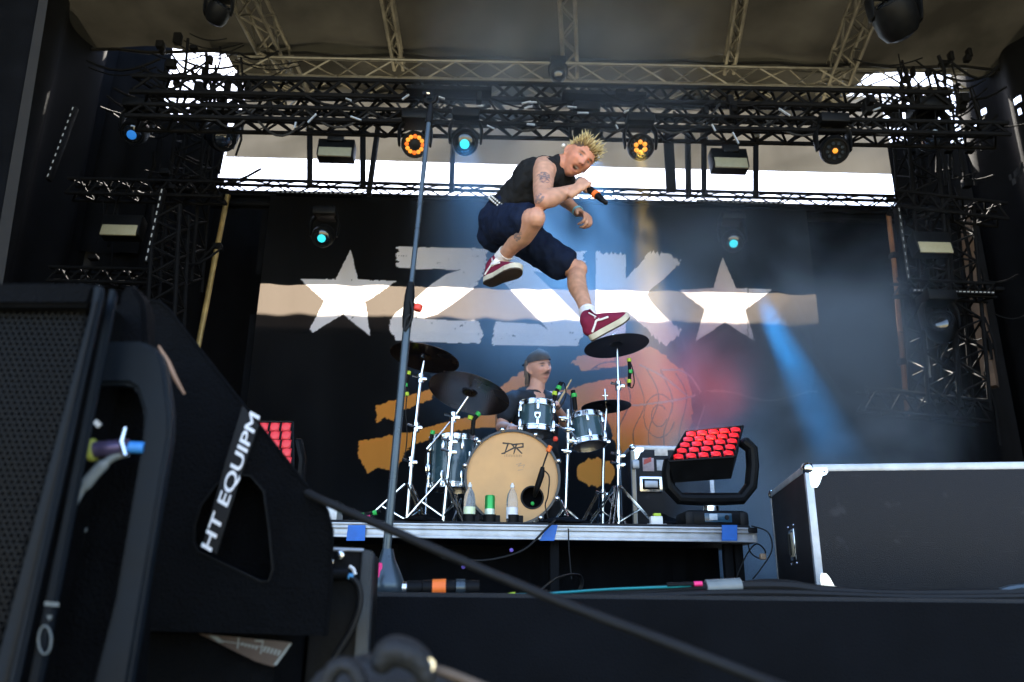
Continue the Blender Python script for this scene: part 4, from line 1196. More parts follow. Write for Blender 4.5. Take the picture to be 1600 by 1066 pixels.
def flight_case(name, label, o, xd, L, D, H, latch=False):
    """o front left bottom corner, xd direction of the front"""
    xd = V(xd).normalized(); yd = V((-xd.y, xd.x, 0)); zd = V((0, 0, 1)); o = V(o)
    t = thing(name, label, 'flight case', o + xd * L / 2 + yd * D / 2)
    rot = Matrix((xd, yd, zd)).transposed().to_4x4()
    at = lambda a, b, c: o + xd * a + yd * b + zd * c
    e = .034
    for c, s in ((at(L / 2, .006, H / 2), (L - e, .012, H - e)), (at(L / 2, D - .006, H / 2), (L - e, .012, H - e)), (at(.006, D / 2, H / 2), (.012, D - e, H - e)),
                 (at(L - .006, D / 2, H / 2), (.012, D - e, H - e)), (at(L / 2, D / 2, H - .006), (L - e, D - e, .012)), (at(L / 2, D / 2, .006), (L - e, D - e, .012))):
        obj('panel', MB().box(c, s, .001, rot), ply, t)
    for b in (0, D):
        for c in (0, H):
            obj('edge_profile', MB().box(at(L / 2, b + (-.002 if b == 0 else .002) + (e / 2 if b == 0 else -e / 2), c + (e / 2 if c == 0 else -e / 2) + (.002 if c else -.0)), (L, e, e), .005, rot), M['alu_bright'], t)
        for a in (0, L):
            obj('edge_profile', MB().box(at(a + (e / 2 - .002 if a == 0 else -e / 2 + .002), b + (e / 2 - .003 if b == 0 else -e / 2 + .003), H / 2), (e, e, H - 2 * e), .005, rot), M['alu_bright'], t)
    for a in (0, L):
        for c in (0, H):
            obj('edge_profile', MB().box(at(a + (e / 2 - .003 if a == 0 else -e / 2 + .003), D / 2, c + (e / 2 if c == 0 else -e / 2) + (.001 if c else 0)), (e, D - 2 * e, e), .005, rot), M['alu_bright'], t)
    for a in (0, L):
        for b in (0, D):
            for c in (0, H):
                p = at(a + (.016 if a == 0 else -.016), b + (.016 if b == 0 else -.016), c + (.018 if c == 0 else -.016))
                cb = MB().ball(p, .030, 16)
                obj('ball_corner', cb, M['steel'], t)
                if b == 0:
                    fl = MB(); s1 = 1 if a == 0 else -1; s2 = 1 if c == 0 else -1
                    fl.prism([p + xd * (s1 * q) + zd * (s2 * w) - yd * .0215 for q, w in ((.0, .0), (.078, .0), (.083, .018), (.072, .032), (.056, .036), (.040, .072), (.028, .088), (.006, .09), (0, .07))], yd * .003)
                    bo_ = obj('corner_brace', fl, M['steel'], t)
                    obj('rivet', MB().ball(p + xd * (s1 * .066) + zd * (s2 * .016) - yd * .022, .005, 8), M['steel'], bo_)
    return t, at, rot, xd, yd
a = P(1257, 727, 3.6); b = P(1203, 770, 4.55)
ez = a.z
yd_ = (V((b.x, b.y, 0)) - V((a.x, a.y, 0)))
Dp = yd_.length
yd_.normalize()
xd_ = V((yd_.y, -yd_.x, 0))
fc, at, rot, xd, yd = flight_case('flight_case', 'large black flight case with bright aluminium edges on the stage at right', V((a.x, a.y, 0.002)), xd_, 1.55, Dp, ez)
# recessed handle on the left side
hc = at(0, 0, 0)
hp = at(-.002, .46 * Dp, ez * .44)
recess = MB().box(hp, (.006, .13, .15), .003, rot)
ho = obj('handle_dish', recess, M['steel'], fc)
obj('handle_plate', MB().box(hp - xd * .003, (.004, .09, .115), .001, rot), mat('worn cream plate', (.42, .36, .24), .6, 0, .2, 30), ho)
obj('handle_grip', MB().tube(hp - xd * .016 + V((0, 0, .05)), hp - xd * .016 - V((0, 0, .05)), .008, n=8), M['black_rubber'], ho)
for dy, dz in ((-.07, .09), (.07, .09), (-.07, -.09), (.07, -.09)):
    obj('rivet', MB().ball(hp + yd * dy + V((0, 0, dz)), .006, 8), M['steel'], ho)
# the small case behind the drums
c0 = P(989, 790, 6.0); c0.z = ZD + .002
H2 = P(1030, 697, 6.0).z - c0.z
fc2, at2, rot2, xd2, yd2 = flight_case('small_flight_case', 'smaller flight case with a silver latch behind the drums', c0, (1, 0.0, 0), .62, .5, H2)
lm = P(1017, 757, 5.99); lm.y = 5.985
lo = obj('latch_dish', MB().box(lm, (.17, .006, .115), .003), M['steel'], fc2)
obj('latch_recess', MB().box(lm + V((0, -.004, 0)), (.13, .004, .08), .002), M['black_plastic'], lo)
obj('latch_wing', MB().box(lm + V((0, -.008, 0)), (.10, .010, .05), .004), M['alu_bright'], lo)
for px, py, w, h, cc in ((1013, 726, .085, .10, (.42, .33, .34)), (1034, 727, .075, .08, (.45, .46, .48)), (1033, 707, .10, .05, (.6, .55, .5))):
    p = P(px, py, 5.99); p.y = 5.992
    st = obj('sticker', MB().box(p, (w, .003, h), .0005), mat('faded sticker', cc, .6, 0, .25, 25), fc2)
p = P(1012, 722, 5.98); p.y = 5.989
obj('sticker', MB().prism([p + V((-.03, 0, -.02)), p + V((.03, 0, .005)), p + V((.03, 0, .04)), p + V((-.025, 0, .02))], V((0, .002, 0))), mat('red print', (.5, .08, .06), .6, 0, .2, 20), fc2)
pr_ = thing('rear_wood_post', 'pale upright bar with a clamp left of the smaller flight case', 'post', on_deck(990, 5.8))
obj('post_bar', MB().box((P(991, 705, 5.8) + on_deck(990, 5.8)) / 2, (.026, .026, P(991, 705, 5.8).z - ZD), .003), mat('pale wood', (.45, .38, .28), .6, 0, .15, 12), pr_)
obj('clamp', MB().box(P(993, 726, 5.77), (.05, .04, .06), .006), M['alu_bright'], pr_)

# ------------------------------------------------------------------ vocal microphone stand at the stage edge
YM = 2.75
ms = thing('microphone_stand', 'tall steel microphone stand without microphone at the stage edge', 'microphone stand', V((P(600, 900, YM).x, YM, 0)))
stand_m = mat('blue-black lacquered tube', (0.055, 0.075, 0.09), 0.3, .5, .15, 10)
obj('lower_tube', MB().tube(P(600, 905, YM), P(640, 466, YM), .0145, n=14), stand_m, ms)
obj('upper_tube', MB().tube(P(640, 468, YM), P(671, 182, YM), .0095, n=14), stand_m, ms)
obj('clutch', MB().poly([P(635.5, 512, YM), P(637, 490, YM), P(640, 464, YM), P(642, 442, YM)], [.016, .019, .019, .013], 14), M['black_plastic'], ms)
obj('thread_collar', MB().poly([P(669.5, 192, YM), P(671, 184, YM), P(673, 168, YM)], [.014, .015, .011], 12), M['black_plastic'], ms)
clip = MB()
pts = [P(x, y, YM) for x, y in ((664, 153), (666, 160), (672, 163), (679, 158), (682, 150))]
clip.poly(pts, .009, 8)
clip.poly([P(673, 168, YM), P(673, 161, YM)], .009, 8)
clip.poly([P(664, 152, YM) + V((0, q, 0)) for q in (-.03, .05)], .008, 8)
obj('microphone_clip', clip, M['black_plastic'], ms)
obj('clip_pin', MB().tube(P(664, 150, YM) + V((0, -.02, 0)), P(672, 151, YM) + V((0, -.02, 0)), .005, n=8), M['steel'], ms)
bc_ = V((P(603, 905, YM).x, YM, 0))
obj('stand_base', MB().lathe([(.058, .003), (.062, .012), (.060, .035), (.045, .07), (.026, .11), (.018, .14)], bc_, (0, 0, 1), 32), stand_m, ms)
tagp = P(652, 481, YM - .01)
obj('red_tag', MB().lathe([(.013, 0), (.016, .004), (.016, .022), (.010, .026)], tagp + V((.0, 0, -.012)), (0.2, 0, 1), 14), M['red'], ms)
obj('tag_arm', MB().tube(tagp, P(640, 470, YM), .006, n=6), M['black_plastic'], ms)
pts = [(588, 879), (597, 880), (597, 888), (594, 893), (592, 902), (584, 903), (583, 892), (587, 886)]
obj('pink_tape', MB().prism([P(x, y, YM - .09) for x, y in pts], V((0, .006, 0))), M['pink_tape'], ms)
cabt = thing('stand_cable', 'black cable looped over the microphone stand\'s lower tube', 'cable', P(636, 505, YM))
obj('cable', MB().poly([P(x, y, YM - .02) for x, y in curve([(642, 470), (645, 490), (639, 508), (632, 516), (634, 500), (641, 492)], 6)], .005, 6), M['black_rubber'], cabt)

# ------------------------------------------------------------------ cables on the stage edge
YE = 2.42
def cable(label, pts, Y, r, m=M['black_rubber'], name='stage_cable', group='cables along the stage edge'):
    return tag(obj(name, MB().poly([P(x, y, Y) for x, y in curve(pts, 8)], r, 8), m), label, 'cable', group)
teal = mat('teal cable sleeve', (0.01, 0.22, 0.24), .35, 0, .1, 20)  # plain teal colour, no emission
cable('thick black cable bundle along the stage edge at right', [(860, 936), (980, 928), (1060, 922), (1150, 917), (1230, 917), (1300, 925), (1420, 930), (1700, 926)], YE, .017)
cable('black cable below the bundle on the stage edge', [(560, 930), (680, 938), (760, 937), (860, 940), (1000, 932), (1200, 927), (1450, 934), (1700, 931)], YE - .05, .011)
cable('second thick black cable bending from under the flight case', [(1130, 921), (1190, 913), (1240, 915), (1290, 926), (1400, 936)], YE + .06, .015)
cable('thin teal cable on top of the stage edge bundle', [(752, 931), (860, 927), (950, 921), (1050, 917), (1080, 915)], YE - .02, .0035, teal)
cable('thin teal cable lower on the stage edge', [(860, 943), (960, 941), (1040, 939), (1110, 938)], YE - .07, .003, teal)
cable('blue-grey cable at the right end of the stage edge', [(1560, 926), (1600, 918), (1720, 914)], YE, .012, stand_m)
lm_ = tag(obj('tape_flag', MB().box(P(1528, 929, YE), (.055, .01, .012), .003), M['green_tape']), 'bright green tape flag on the stage edge at right', 'tape')
gw = thing('taped_cable_joint', 'grey tape wrapped around the cable bundle with a pink end', 'taped joint', P(1125, 918, YE))
obj('grey_wrap', MB().tube(P(1103, 919, YE - .005), P(1157, 916, YE - .005), .0235, n=14), M['grey_tape'], gw)
obj('pink_wrap', MB().tube(P(1084, 912.5, YE - .02), P(1097, 912, YE - .02), .007, n=10), M['pink_tape'], gw)
obj('plug', MB().tube(P(1042, 914, YE - .02), P(1084, 912.5, YE - .02), .0065, n=10), M['black_plastic'], gw)
mc = thing('cable_connector', 'fat black multi-pin connector with an orange band on the stage edge', 'connector', P(690, 918, YE - .04))
ya = YE - .03
segs = [(629, 636, .018, 'steel'), (636, 660, .021, 'black_plastic'), (661, 676, .0225, 'black_plastic'), (696, 712, .0215, 'black_plastic'), (713, 727, .0235, 'stand'), (727, 749, .020, 'black_plastic')]
for x0, x1, r, k in segs:
    obj('connector_segment', MB().tube(P(x0, 919.5 - (x0 - 629) * .012, ya), P(x1, 919.5 - (x1 - 629) * .012, ya), r, n=18), stand_m if k == 'stand' else M[k], mc)
obj('orange_band', MB().tube(P(676, 919, ya), P(697, 918.5, ya), .0245, n=18), M['orange_tape'], mc)
lm2 = P(792, 926, YE - .06)
tag(obj('tape_flag', MB().prism([P(783, 929, YE - .08), P(805, 925, YE - .08), P(805, 930, YE - .08)], V((0, .004, 0))), M['lime_tape']), 'lime green tape flag on the stage edge near the orange band', 'tape')
obj('zip_tie', MB().tube(P(741, 931, YE - .07), P(745, 940, YE - .07), .006, n=6), M['white_plastic'], mc)
stp = thing('black_strap', 'black strap arching up from the stage floor in front of the riser', 'strap', P(880, 910, 2.9))
mb = MB(); pts = [P(x, y, 2.9) for x, y in curve([(845, 922), (868, 905), (890, 898), (905, 900), (909, 912), (906, 922)], 6)]
mb.loft(pts, [(.05, .004)] * len(pts), V((0, 1, 0)), 8, 1)
obj('webbing', mb, M['black_rubber'], stp)
hang = thing('riser_cable', 'black cable hanging from the riser\'s middle blue tape mark', 'cable', P(880, 860, 4.44))
obj('cable', MB().poly([P(x, y, 4.44) for x, y in curve([(868, 812), (850, 830), (820, 858), (780, 872), (740, 876), (690, 872)], 6)], .006, 6), M['black_rubber'], hang)
obj('drop', MB().poly([P(x, y, 4.44) for x, y in ((888, 826), (889, 860), (893, 905))], .004, 6), M['black_rubber'], hang)
for px, py in ((799, 860), (724, 886)):
    obj('plug', MB().ball(P(px, py, 4.42), .012, 8), mat('violet plug', (.2, .12, .5), .4, 0, .1), hang)
wire = thing('loose_wire', 'thin black wires curling down at the riser\'s right end', 'wire', P(1190, 850, 4.55))
obj('wire', MB().poly([P(x, y, 4.6) for x, y in curve([(1174, 822), (1200, 832), (1206, 860), (1188, 890), (1176, 905)], 6)], .004, 5), M['black_rubber'], wire)
obj('wire', MB().poly([P(x, y, 4.6) for x, y in curve([(1168, 838), (1172, 862), (1188, 873), (1196, 862), (1182, 850), (1166, 868), (1150, 905)], 6)], .004, 5), M['black_rubber'], wire)
obj('wire_plug', MB().box(P(1192, 870, 4.58), (.035, .03, .035), .008), mat('tan plug', (.35, .24, .16), .5, 0, .1), wire)

# ------------------------------------------------------------------ smoke and beams
def smoke(label, lo, hi, dens, seed, thr, colr, scale=.55):
    mb = MB().box([(a + b) / 2 for a, b in zip(lo, hi)], [b - a for a, b in zip(lo, hi)])
    m = bpy.data.materials.new('stage smoke'); m.use_nodes = True
    N, L = m.node_tree.nodes, m.node_tree.links
    N.remove(N['Principled BSDF'])
    pv = N.new('ShaderNodeVolumePrincipled'); pv.inputs['Color'].default_value = (*colr, 1); pv.inputs['Anisotropy'].default_value = .15
    tc = N.new('ShaderNodeTexCoord'); nz = N.new('ShaderNodeTexNoise'); nz.inputs['Scale'].default_value = scale; nz.inputs['Detail'].default_value = 3.5; nz.inputs['Distortion'].default_value = .6
    mp = N.new('ShaderNodeMapping'); mp.inputs['Location'].default_value = (seed, seed * .7, 0)
    L.new(tc.outputs['Object'], mp.inputs[0]); L.new(mp.outputs[0], nz.inputs['Vector'])
    mr = N.new('ShaderNodeMapRange'); mr.inputs['From Min'].default_value = thr; mr.inputs['From Max'].default_value = thr + .24; mr.inputs['To Max'].default_value = dens
    L.new(nz.outputs['Fac'], mr.inputs['Value'])
    # fade towards the faces of the box
    sx = N.new('ShaderNodeSeparateXYZ'); L.new(tc.outputs['Generated'], sx.inputs[0])
    prev = mr.outputs['Result']
    for ax in range(3):
        a = N.new('ShaderNodeMath'); a.operation = 'SUBTRACT'; a.inputs[0].default_value = 1; L.new(sx.outputs[ax], a.inputs[1])
        b = N.new('ShaderNodeMath'); b.operation = 'MULTIPLY'; L.new(sx.outputs[ax], b.inputs[0]); L.new(a.outputs[0], b.inputs[1])
        c = N.new('ShaderNodeMath'); c.operation = 'MULTIPLY'; c.inputs[1].default_value = 5.0; c.use_clamp = True; L.new(b.outputs[0], c.inputs[0])
        d = N.new('ShaderNodeMath'); d.operation = 'MULTIPLY'; L.new(prev, d.inputs[0]); L.new(c.outputs[0], d.inputs[1])
        prev = d.outputs[0]
    L.new(prev, pv.inputs['Density']); L.new(pv.outputs[0], N['Material Output'].inputs['Volume'])
    return tag(obj('smoke', mb, m, smooth=False), label, 'smoke', kind='stuff')
x0, x1 = P(640, 400, 6.8).x, P(1110, 400, 6.8).x
smoke('thin blue smoke drifting behind the singer in front of the banner', (x0, 5.3, 1.25), (x1, 7.86, 5.6), .40, 3.1, .37, (.92, .97, 1.0))
x0, x1 = P(1000, 620, 6.6).x, P(1405, 620, 6.6).x
smoke('denser grey-blue smoke low at right between red lamp and flight case', (x0, 5.2, -1.0), (x1, 7.86, 3.1), 1.8, 8.4, .39, (.84, .93, 1.0), 1.25)
def beam(p, tgt, c, e, ang, blend=.6, r=.05):
    d = bpy.data.lights.new('beam', 'SPOT'); d.color = c; d.energy = e; d.spot_size = R(ang); d.spot_blend = blend; d.shadow_soft_size = r
    o = bpy.data.objects.new('beam', d); o.location = p
    o.rotation_euler = (V(tgt) - V(p)).to_track_quat('-Z', 'Y').to_euler()
    col.objects.link(o)
ctr, ax, s_, fr = c_r
beam(fr + V((0, -.02, -.03)), P(1290, 668, 6.6), (.02, .38, 1), 430, 13, 1.0, .03)
ctr, ax, s_, fr = c_bl
beam(ctr - V((0, 0, .16)), P(880, 620, 6.35), (.16, .46, 1), 80, 85, 1.0, .15)
ctr, ax, s_, fr = c_cy
beam(fr + ax * .1, P(760, 600, 6.2), (.08, .4, 1), 14, 60, 1.0, .12)
ctr, ax, s_, fr = c_am
beam(fr + ax * .05, P(1014, 470, 6.5), (1, .62, .1), 210, 16, 1.0)
beam(lpc + lpn * .05, P(1066, 590, 7.9), (1, .08, .04), 95, 36, 1.0, .15)
# ------------------------------------------------------------------ people
def remesh(mb, voxel, smooth=4, fac=.5):
    me = mb.mesh('tmp')
    o = bpy.data.objects.new('tmp', me); col.objects.link(o)
    r = o.modifiers.new('r', 'REMESH'); r.mode = 'VOXEL'; r.voxel_size = voxel; r.use_smooth_shade = True
    if smooth:
        s = o.modifiers.new('s', 'SMOOTH'); s.iterations = smooth; s.factor = fac
    dg = bpy.context.evaluated_depsgraph_get()
    out = bpy.data.meshes.new_from_object(o.evaluated_get(dg))
    bpy.data.objects.remove(o); bpy.data.meshes.remove(me)
    out.polygons.foreach_set('use_smooth', [True] * len(out.polygons))
    return out
def coords(me):
    a = np.zeros(len(me.vertices) * 3, dtype=np.float32); me.vertices.foreach_get('co', a); return a.reshape(-1, 3).astype(float)
def normals(me):
    a = np.zeros(len(me.vertices) * 3, dtype=np.float32); me.vertices.foreach_get('normal', a); return a.reshape(-1, 3).astype(float)
def wrinkle(me, amp, freq, squash=V((1, 1, 1)), seed=0):
    c, n = coords(me), normals(me)
    d = np.array([noise.noise(V((p[0] * freq * squash.x + seed, p[1] * freq * squash.y, p[2] * freq * squash.z))) + .5 * noise.noise(V((p[0] * freq * 2.2 + seed, p[1] * freq * 2.2, p[2] * freq * 2.2))) for p in c])
    c += n * (d * amp)[:, None]
    me.vertices.foreach_set('co', c.astype(np.float32).ravel()); me.update()
def frame(side, fwd, upv):
    """columns: x to the person's left, y forward, z up the head"""
    f = V(fwd).normalized(); u = (V(upv) - f * V(upv).dot(f)).normalized(); s = f.cross(u) * -1
    s = u.cross(f) * -1
    return f, u, f.cross(u)
def head_mesh(c, f, u, s, size=1.0, mouth=1.0):
    """closed head shape; f forward, u up, s the person's right"""
    nu, nv = 112, 84
    vs, fs = [], []
    def g(x, w): return math.exp(-(x / w) ** 2)
    for j in range(nv + 1):
        th = math.pi * j / nv
        for i in range(nu):
            a = 2 * math.pi * i / nu
            dx, dy, dz = math.sin(th) * math.sin(a), math.sin(th) * math.cos(a), math.cos(th)
            x, y, z = dx * .075, dy * .096, dz * .118
            if dz < 0:
                k = -dz
                x *= 1 - .24 * k ** 1.2
                y = y * (1 - .22 * k) if dy > 0 else y * (1 - .35 * k)
                if dy > 0: y += .012 * k
            if dz > .2: y -= .010 * (dz - .2)
            x *= 1 + .05 * g(z - .05, .05)
            if dy > 0:
                fr_ = max(0, min(1, dy * 1.6))
                y -= .008 * fr_ * g(x, .05)          # flatter face
                nw = .010 + .006 * max(0, min(1, (.03 - z) / .06))
                ramp = max(0, min(1, (.038 - z) / .062)) if z > -.024 else max(0, 1 - (-.024 - z) / .014)
                y += .027 * ramp * g(x, nw) * fr_
                y += .006 * g(abs(x) - .011, .006) * g(z + .022, .008) * fr_     # nostril wings
                y -= .012 * g(abs(x) - .032, .016) * g(z - .010, .012) * fr_     # eye sockets
                y += .006 * g(abs(x) - .030, .024) * g(z - .030, .008) * fr_     # brow ridge
                y += .006 * g(abs(x) - .046, .016) * g(z + .018, .016) * fr_     # cheekbones
                y += .007 * g(x, .024) * (g(z + .044, .006) + g(z + .070 + .006 * mouth, .008)) * fr_   # lips
                y -= .024 * mouth * g(x, .017) * g(z + .058, .008 + .004 * mouth) * fr_               # open mouth
                y += .012 * g(x, .022) * g(z + .102, .014) * fr_                  # chin
            p = V(c) + (s * x + f * y + u * z) * size
            vs.append(p)
    for j in range(nv):
        for i in range(nu):
            i2 = (i + 1) % nu
            fs.append((j * nu + i, (j + 1) * nu + i, (j + 1) * nu + i2, j * nu + i2))
    mb = MB().add(vs, fs)
    for k in (-1, 1):      # ears
        o = V(c) + (s * (k * .076) + f * -.010 + u * -.004) * size
        mb.loft([o + (u * .028 - f * .006) * size, o + (u * .022 - f * .016 + s * k * .006) * size, o + (-f * .018 + s * k * .010) * size, o + (-u * .020 - f * .006 + s * k * .005) * size, o + (-u * .030 + f * .004) * size],
                [(.007 * size, .006 * size)] * 5, s, 8, 3)
        mb.loft([o + u * .02 * size, o - u * .02 * size], [(.006 * size, .014 * size)] * 2, s, 8, 3)
    return mb
def head_local(A, c, f, u, s, size):
    d = (A - np.array(c)) / size
    return d @ np.array(s), d @ np.array(f), d @ np.array(u)
def face_colours(cols, A, c, f, u, s, size, mouth, brow=(.10, .06, .035), lip=(.50, .17, .14), tache=None, eyes_open=.6):
    x, y, z = head_local(A, c, f, u, s, size)
    near = (x ** 2 + y ** 2 + z ** 2 < .15 ** 2) & (y > .02)
    def blend(w, colr):
        w = np.clip(w, 0, 1)[:, None] * near[:, None]
        cols[:] = cols * (1 - w) + np.array(colr) * w
    G = lambda v, w: np.exp(-(v / w) ** 2)
    blend(.45 * G(np.abs(x) - .045, .022) * G(z + .02, .022), (.60, .24, .18))     # ruddy cheeks
    blend(.5 * G(x, .014) * G(z + .015, .02), (.60, .25, .19))
    blend(1.3 * G(np.abs(x) - .032, .017) * G(z - .028 + .10 * np.abs(np.abs(x) - .03), .0048), brow)
    blend(1.1 * G(np.abs(x) - .031, .0125) * G(z - .010, .0052), (.10, .06, .05))
    blend(1.2 * eyes_open * G(np.abs(x) - .031, .0085) * G(z - .0095, .0032), (.62, .58, .55))
    blend(1.2 * G(np.abs(x) - .031, .0040) * G(z - .0095, .0040), (.03, .03, .035))
    blend(1.0 * G(x, .026) * (G(z + .047, .0045) + G(z + .070 + .006 * mouth, .0055)), lip)
    blend(1.6 * mouth * G(x, .0165) * G(z + .0585, .0072 + .002 * mouth), (.035, .008, .008))
    if mouth > .5: blend(1.0 * G(x, .013) * G(z + .0515, .0028), (.72, .68, .60))
    blend(.8 * G(np.abs(x) - .008, .0035) * G(z + .030, .003), (.12, .05, .04))
    if tache: blend(1.5 * G(x, .030) * G(z + .040 + 6 * x * x, .0075), tache)
def hand(mb, W, h, n, s, curls=(70, 80, 50), thumb=(.5, .6, .55), scale=1.0, spread=.0, tcurl=30):
    """W wrist, h towards the knuckles, n where the palm faces, s towards the thumb"""
    h = V(h).normalized(); n = (V(n) - h * V(n).dot(h)).normalized()
    s = (V(s) - h * V(s).dot(h) - n * V(s).dot(n)).normalized()
    k = scale
    W = V(W)
    mb.loft([W - h * .015 * k, W + h * .02 * k, W + h * .055 * k, W + h * .085 * k], [(.027 * k, .019 * k), (.031 * k, .018 * k), (.040 * k, .016 * k), (.041 * k, .013 * k)], s, 14, 4)
    L = [(.046, .028, .021), (.050, .032, .022), (.046, .030, .021), (.036, .022, .018)]
    for i in range(4):
        off = .030 - .0205 * i
        p = W + h * (.082 - .004 * abs(i - 1.2)) * k + s * off * k
        pts = [p - h * .03 * k, p]; a = 0
        for j in range(3):
            a += R(curls[j] * (1 + .06 * i))
            d = h * math.cos(a) + n * math.sin(a) + s * spread * (1.5 - i) * (1 if j == 0 else .4)
            p = p + d.normalized() * L[i][j] * k
            pts.append(p)
        mb.loft(pts, [(.0095 * k, .009 * k), (.0100 * k, .0095 * k), (.0090 * k, .0088 * k), (.0082 * k, .0080 * k), (.0066 * k, .0064 * k)], s, 10, 3)
    p = W + h * .022 * k + s * .026 * k
    d = (s * thumb[0] + h * thumb[1] + n * thumb[2]).normalized()
    q = p + d * .046 * k
    d2 = (d * math.cos(R(tcurl)) + (h * .5 - s * .5 + n * .3).normalized() * math.sin(R(tcurl))).normalized()
    q2 = q + d2 * .034 * k; q3 = q2 + (d2 * .8 - s * .2).normalized() * .025 * k
    mb.loft([p - d * .02 * k, p, q, q2, q3], [(.014 * k, .013 * k), (.0145 * k, .0135 * k), (.0115 * k, .011 * k), (.0105 * k, .010 * k), (.008 * k, .008 * k)], n, 10, 3)

skin_m = attr_mat('skin', .5, .10, .4, .5, 230)
hair_m = attr_mat('hair', .5, 0, .4)
def cam_dir(r, u_, b):
    """picture directions: right, up, towards the camera"""
    return rt * r + up * u_ - fw * b

# ---- the jumping singer
YS = 4.1
def S(px, py, dy=0): return P(px, py, YS + dy)
person = thing('person', 'jumping singer in black tank top, blue-black shorts and maroon shoes, holding a microphone', 'person', S(787, 345))
pel, wai, che, nek = S(785, 347), S(808, 319, -.05), S(838, 287, -.13), S(868, 262, -.20)
shR, shL = S(850, 268, -.32), S(886, 284, .02)
elR, wrR = S(847, 315, -.52), S(897, 296, -.43)
elL, wrL = S(871, 303, .27), S(904, 332, .10)
hpR, hpL = S(782, 354, -.09), S(801, 357, .07)
knR, anR = S(834, 343, -.46), S(784, 404, -.16)
knL, anL = S(901, 424, .06), S(920, 495, -.22)
hc_ = S(904, 248, -.25)
hf = cam_dir(.27, -.30, .92).normalized()
hu = cam_dir(.68, .72, .10); hu = (hu - hf * hu.dot(hf)).normalized()
hs = hf.cross(hu)        # person's right hand side
body = MB()
trunk_ref = (shR - shL).normalized()
body.loft([pel, wai, che, che.lerp(nek, .6), nek], [(.150, .110), (.140, .105), (.165, .115), (.165, .095), (.075, .070)], trunk_ref, 24, 6)
body.loft([shL, che.lerp(nek, .62), shR], [(.055, .06), (.085, .10), (.060, .062)], (nek - che).normalized(), 18, 6)
body.loft([nek - (hc_ - nek) * .25, nek.lerp(hc_, .5), hc_ - hu * .03 - hf * .012], [(.068, .062), (.056, .058), (.055, .058)], hs, 18, 5)
def limb(a, b, r, bulge=None, n=16):
    m = [a.lerp(b, t) for t in (0, .3, .6, 1)]
    if bulge is not None:
        m[1] = m[1] + bulge; m[2] = m[2] + bulge * .45
    body.loft(m, r, trunk_ref, n, 5)
limb(shR, elR, [.061, .056, .052, .040]); limb(elR, wrR, [.041, .049, .038, .027])
limb(shL, elL, [.058, .052, .046, .040]); limb(elL, wrL, [.041, .043, .034, .027])
limb(hpR, knR, [.088, .084, .072, .058]); limb(hpL, knL, [.088, .082, .068, .056])
bk = cam_dir(-.018, -.012, -.0)
limb(knR, anR, [.052, .056, .044, .033], cam_dir(-.004, -.016, -.014))
limb(knL, anL, [.051, .054, .042, .032], cam_dir(-.016, -.006, -.006))
body.ball(knR + cam_dir(.010, .006, .016), .050, 14, (1, 1, 1.1)); body.ball(knL + cam_dir(.014, .010, .010), .047, 14, (1, 1, 1.15))
# right hand closed round the microphone
mic_a, mic_b = S(903, 281, -.445), S(942, 313, -.56)
md = (mic_b - mic_a).normalized()
hh = (S(916, 286, -.46) - wrR).normalized(); hh = (hh - md * hh.dot(md)).normalized()
pn = md.cross(hh).normalized()
if pn.dot(fw) < 0: pn = -pn
# knuckles ride on the camera side of the shaft, fingers curl away round it
mic_c = mic_a.lerp(mic_b, .34)
Wp = mic_c - hh * .075 - pn * .030
hand(body, Wp, hh, pn, -md, (78, 92, 60), (.25, .75, .55), 1.06, 0, 30)
body.loft([elR.lerp(wrR, .55), elR.lerp(wrR, .85), Wp + hh * .012], [.036, .029, .025], trunk_ref, 14, 4)
# left hand hanging loose
lh = (S(924, 340, .02) - wrL).normalized()
hand(body, wrL, lh, cam_dir(-.4, -.8, .1), cam_dir(.6, .1, .8), (38, 60, 45), (.7, .6, .2), 1.08, .05, 20)
body.v += []
hm = head_mesh(hc_, hf, hu, hs, 1.0, 1.0)
body.add(hm.v, hm.f)
me = remesh(body, .0048, 3)
A = coords(me)
rs = np.random.RandomState(2)
cols = np.tile(np.array([.58, .315, .215]), (len(A), 1))
cols *= (1 + .10 * np.array([noise.noise(V(p) * 9) for p in A]))[:, None]
hx, hy, hz = head_local(A, hc_, hf, hu, hs, 1.0)
cols *= (1 + .22 * np.array([noise.noise(V(p) * 38) for p in A]))[:, None]
for q_, r_ in ((knR, .07), (knL, .07), (elR, .06), (wrR + hh * .09, .05), (wrL + lh * .1, .05)):
    w_ = .35 * np.exp(-(np.linalg.norm(A - np.array(q_), axis=1) / r_) ** 2)
    cols = cols * (1 - w_[:, None]) + np.array([.52, .20, .14]) * w_[:, None]
isface = (hx ** 2 + hy ** 2 + hz ** 2 < .14 ** 2)
cols[isface] *= np.array([1.02, .80, .74])
face_colours(cols, A, hc_, hf, hu, hs, 1.0, 1.0, brow=(.16, .08, .05))
w = (hz > .035 + .55 * np.maximum(0, hy - .045)) & isface & ((hy < .058) | (hz > .088))
w |= isface & (hy < -.03) & (hz > -.03)
cols[w] = np.array([.10, .06, .035])
def ink(c, r, dens, colr, f=60, seed=0):
    d = np.linalg.norm((A - np.array(c)) / np.array(r), axis=1)
    for i in np.where(d < 1)[0]:
        q = V(A[i]) * f + V((seed, 0, 0))
        v = noise.noise(q) + .5 * noise.noise(q * 2.3)
        if v > dens - .35 * (1 - d[i]): cols[i] = cols[i] * .25 + np.array(colr) * .75
tq = shR.lerp(elR, .38) - fw * .05
ink(tq + up * .022, (.035, .08, .036), .05, (.10, .11, .14), 70, 1)
ink(tq - up * .022, (.03, .08, .036), .02, (.13, .09, .11), 80, 4)
ink(elR + cam_dir(-.02, .02, .04), (.03, .06, .03), .1, (.12, .12, .15), 60, 6)
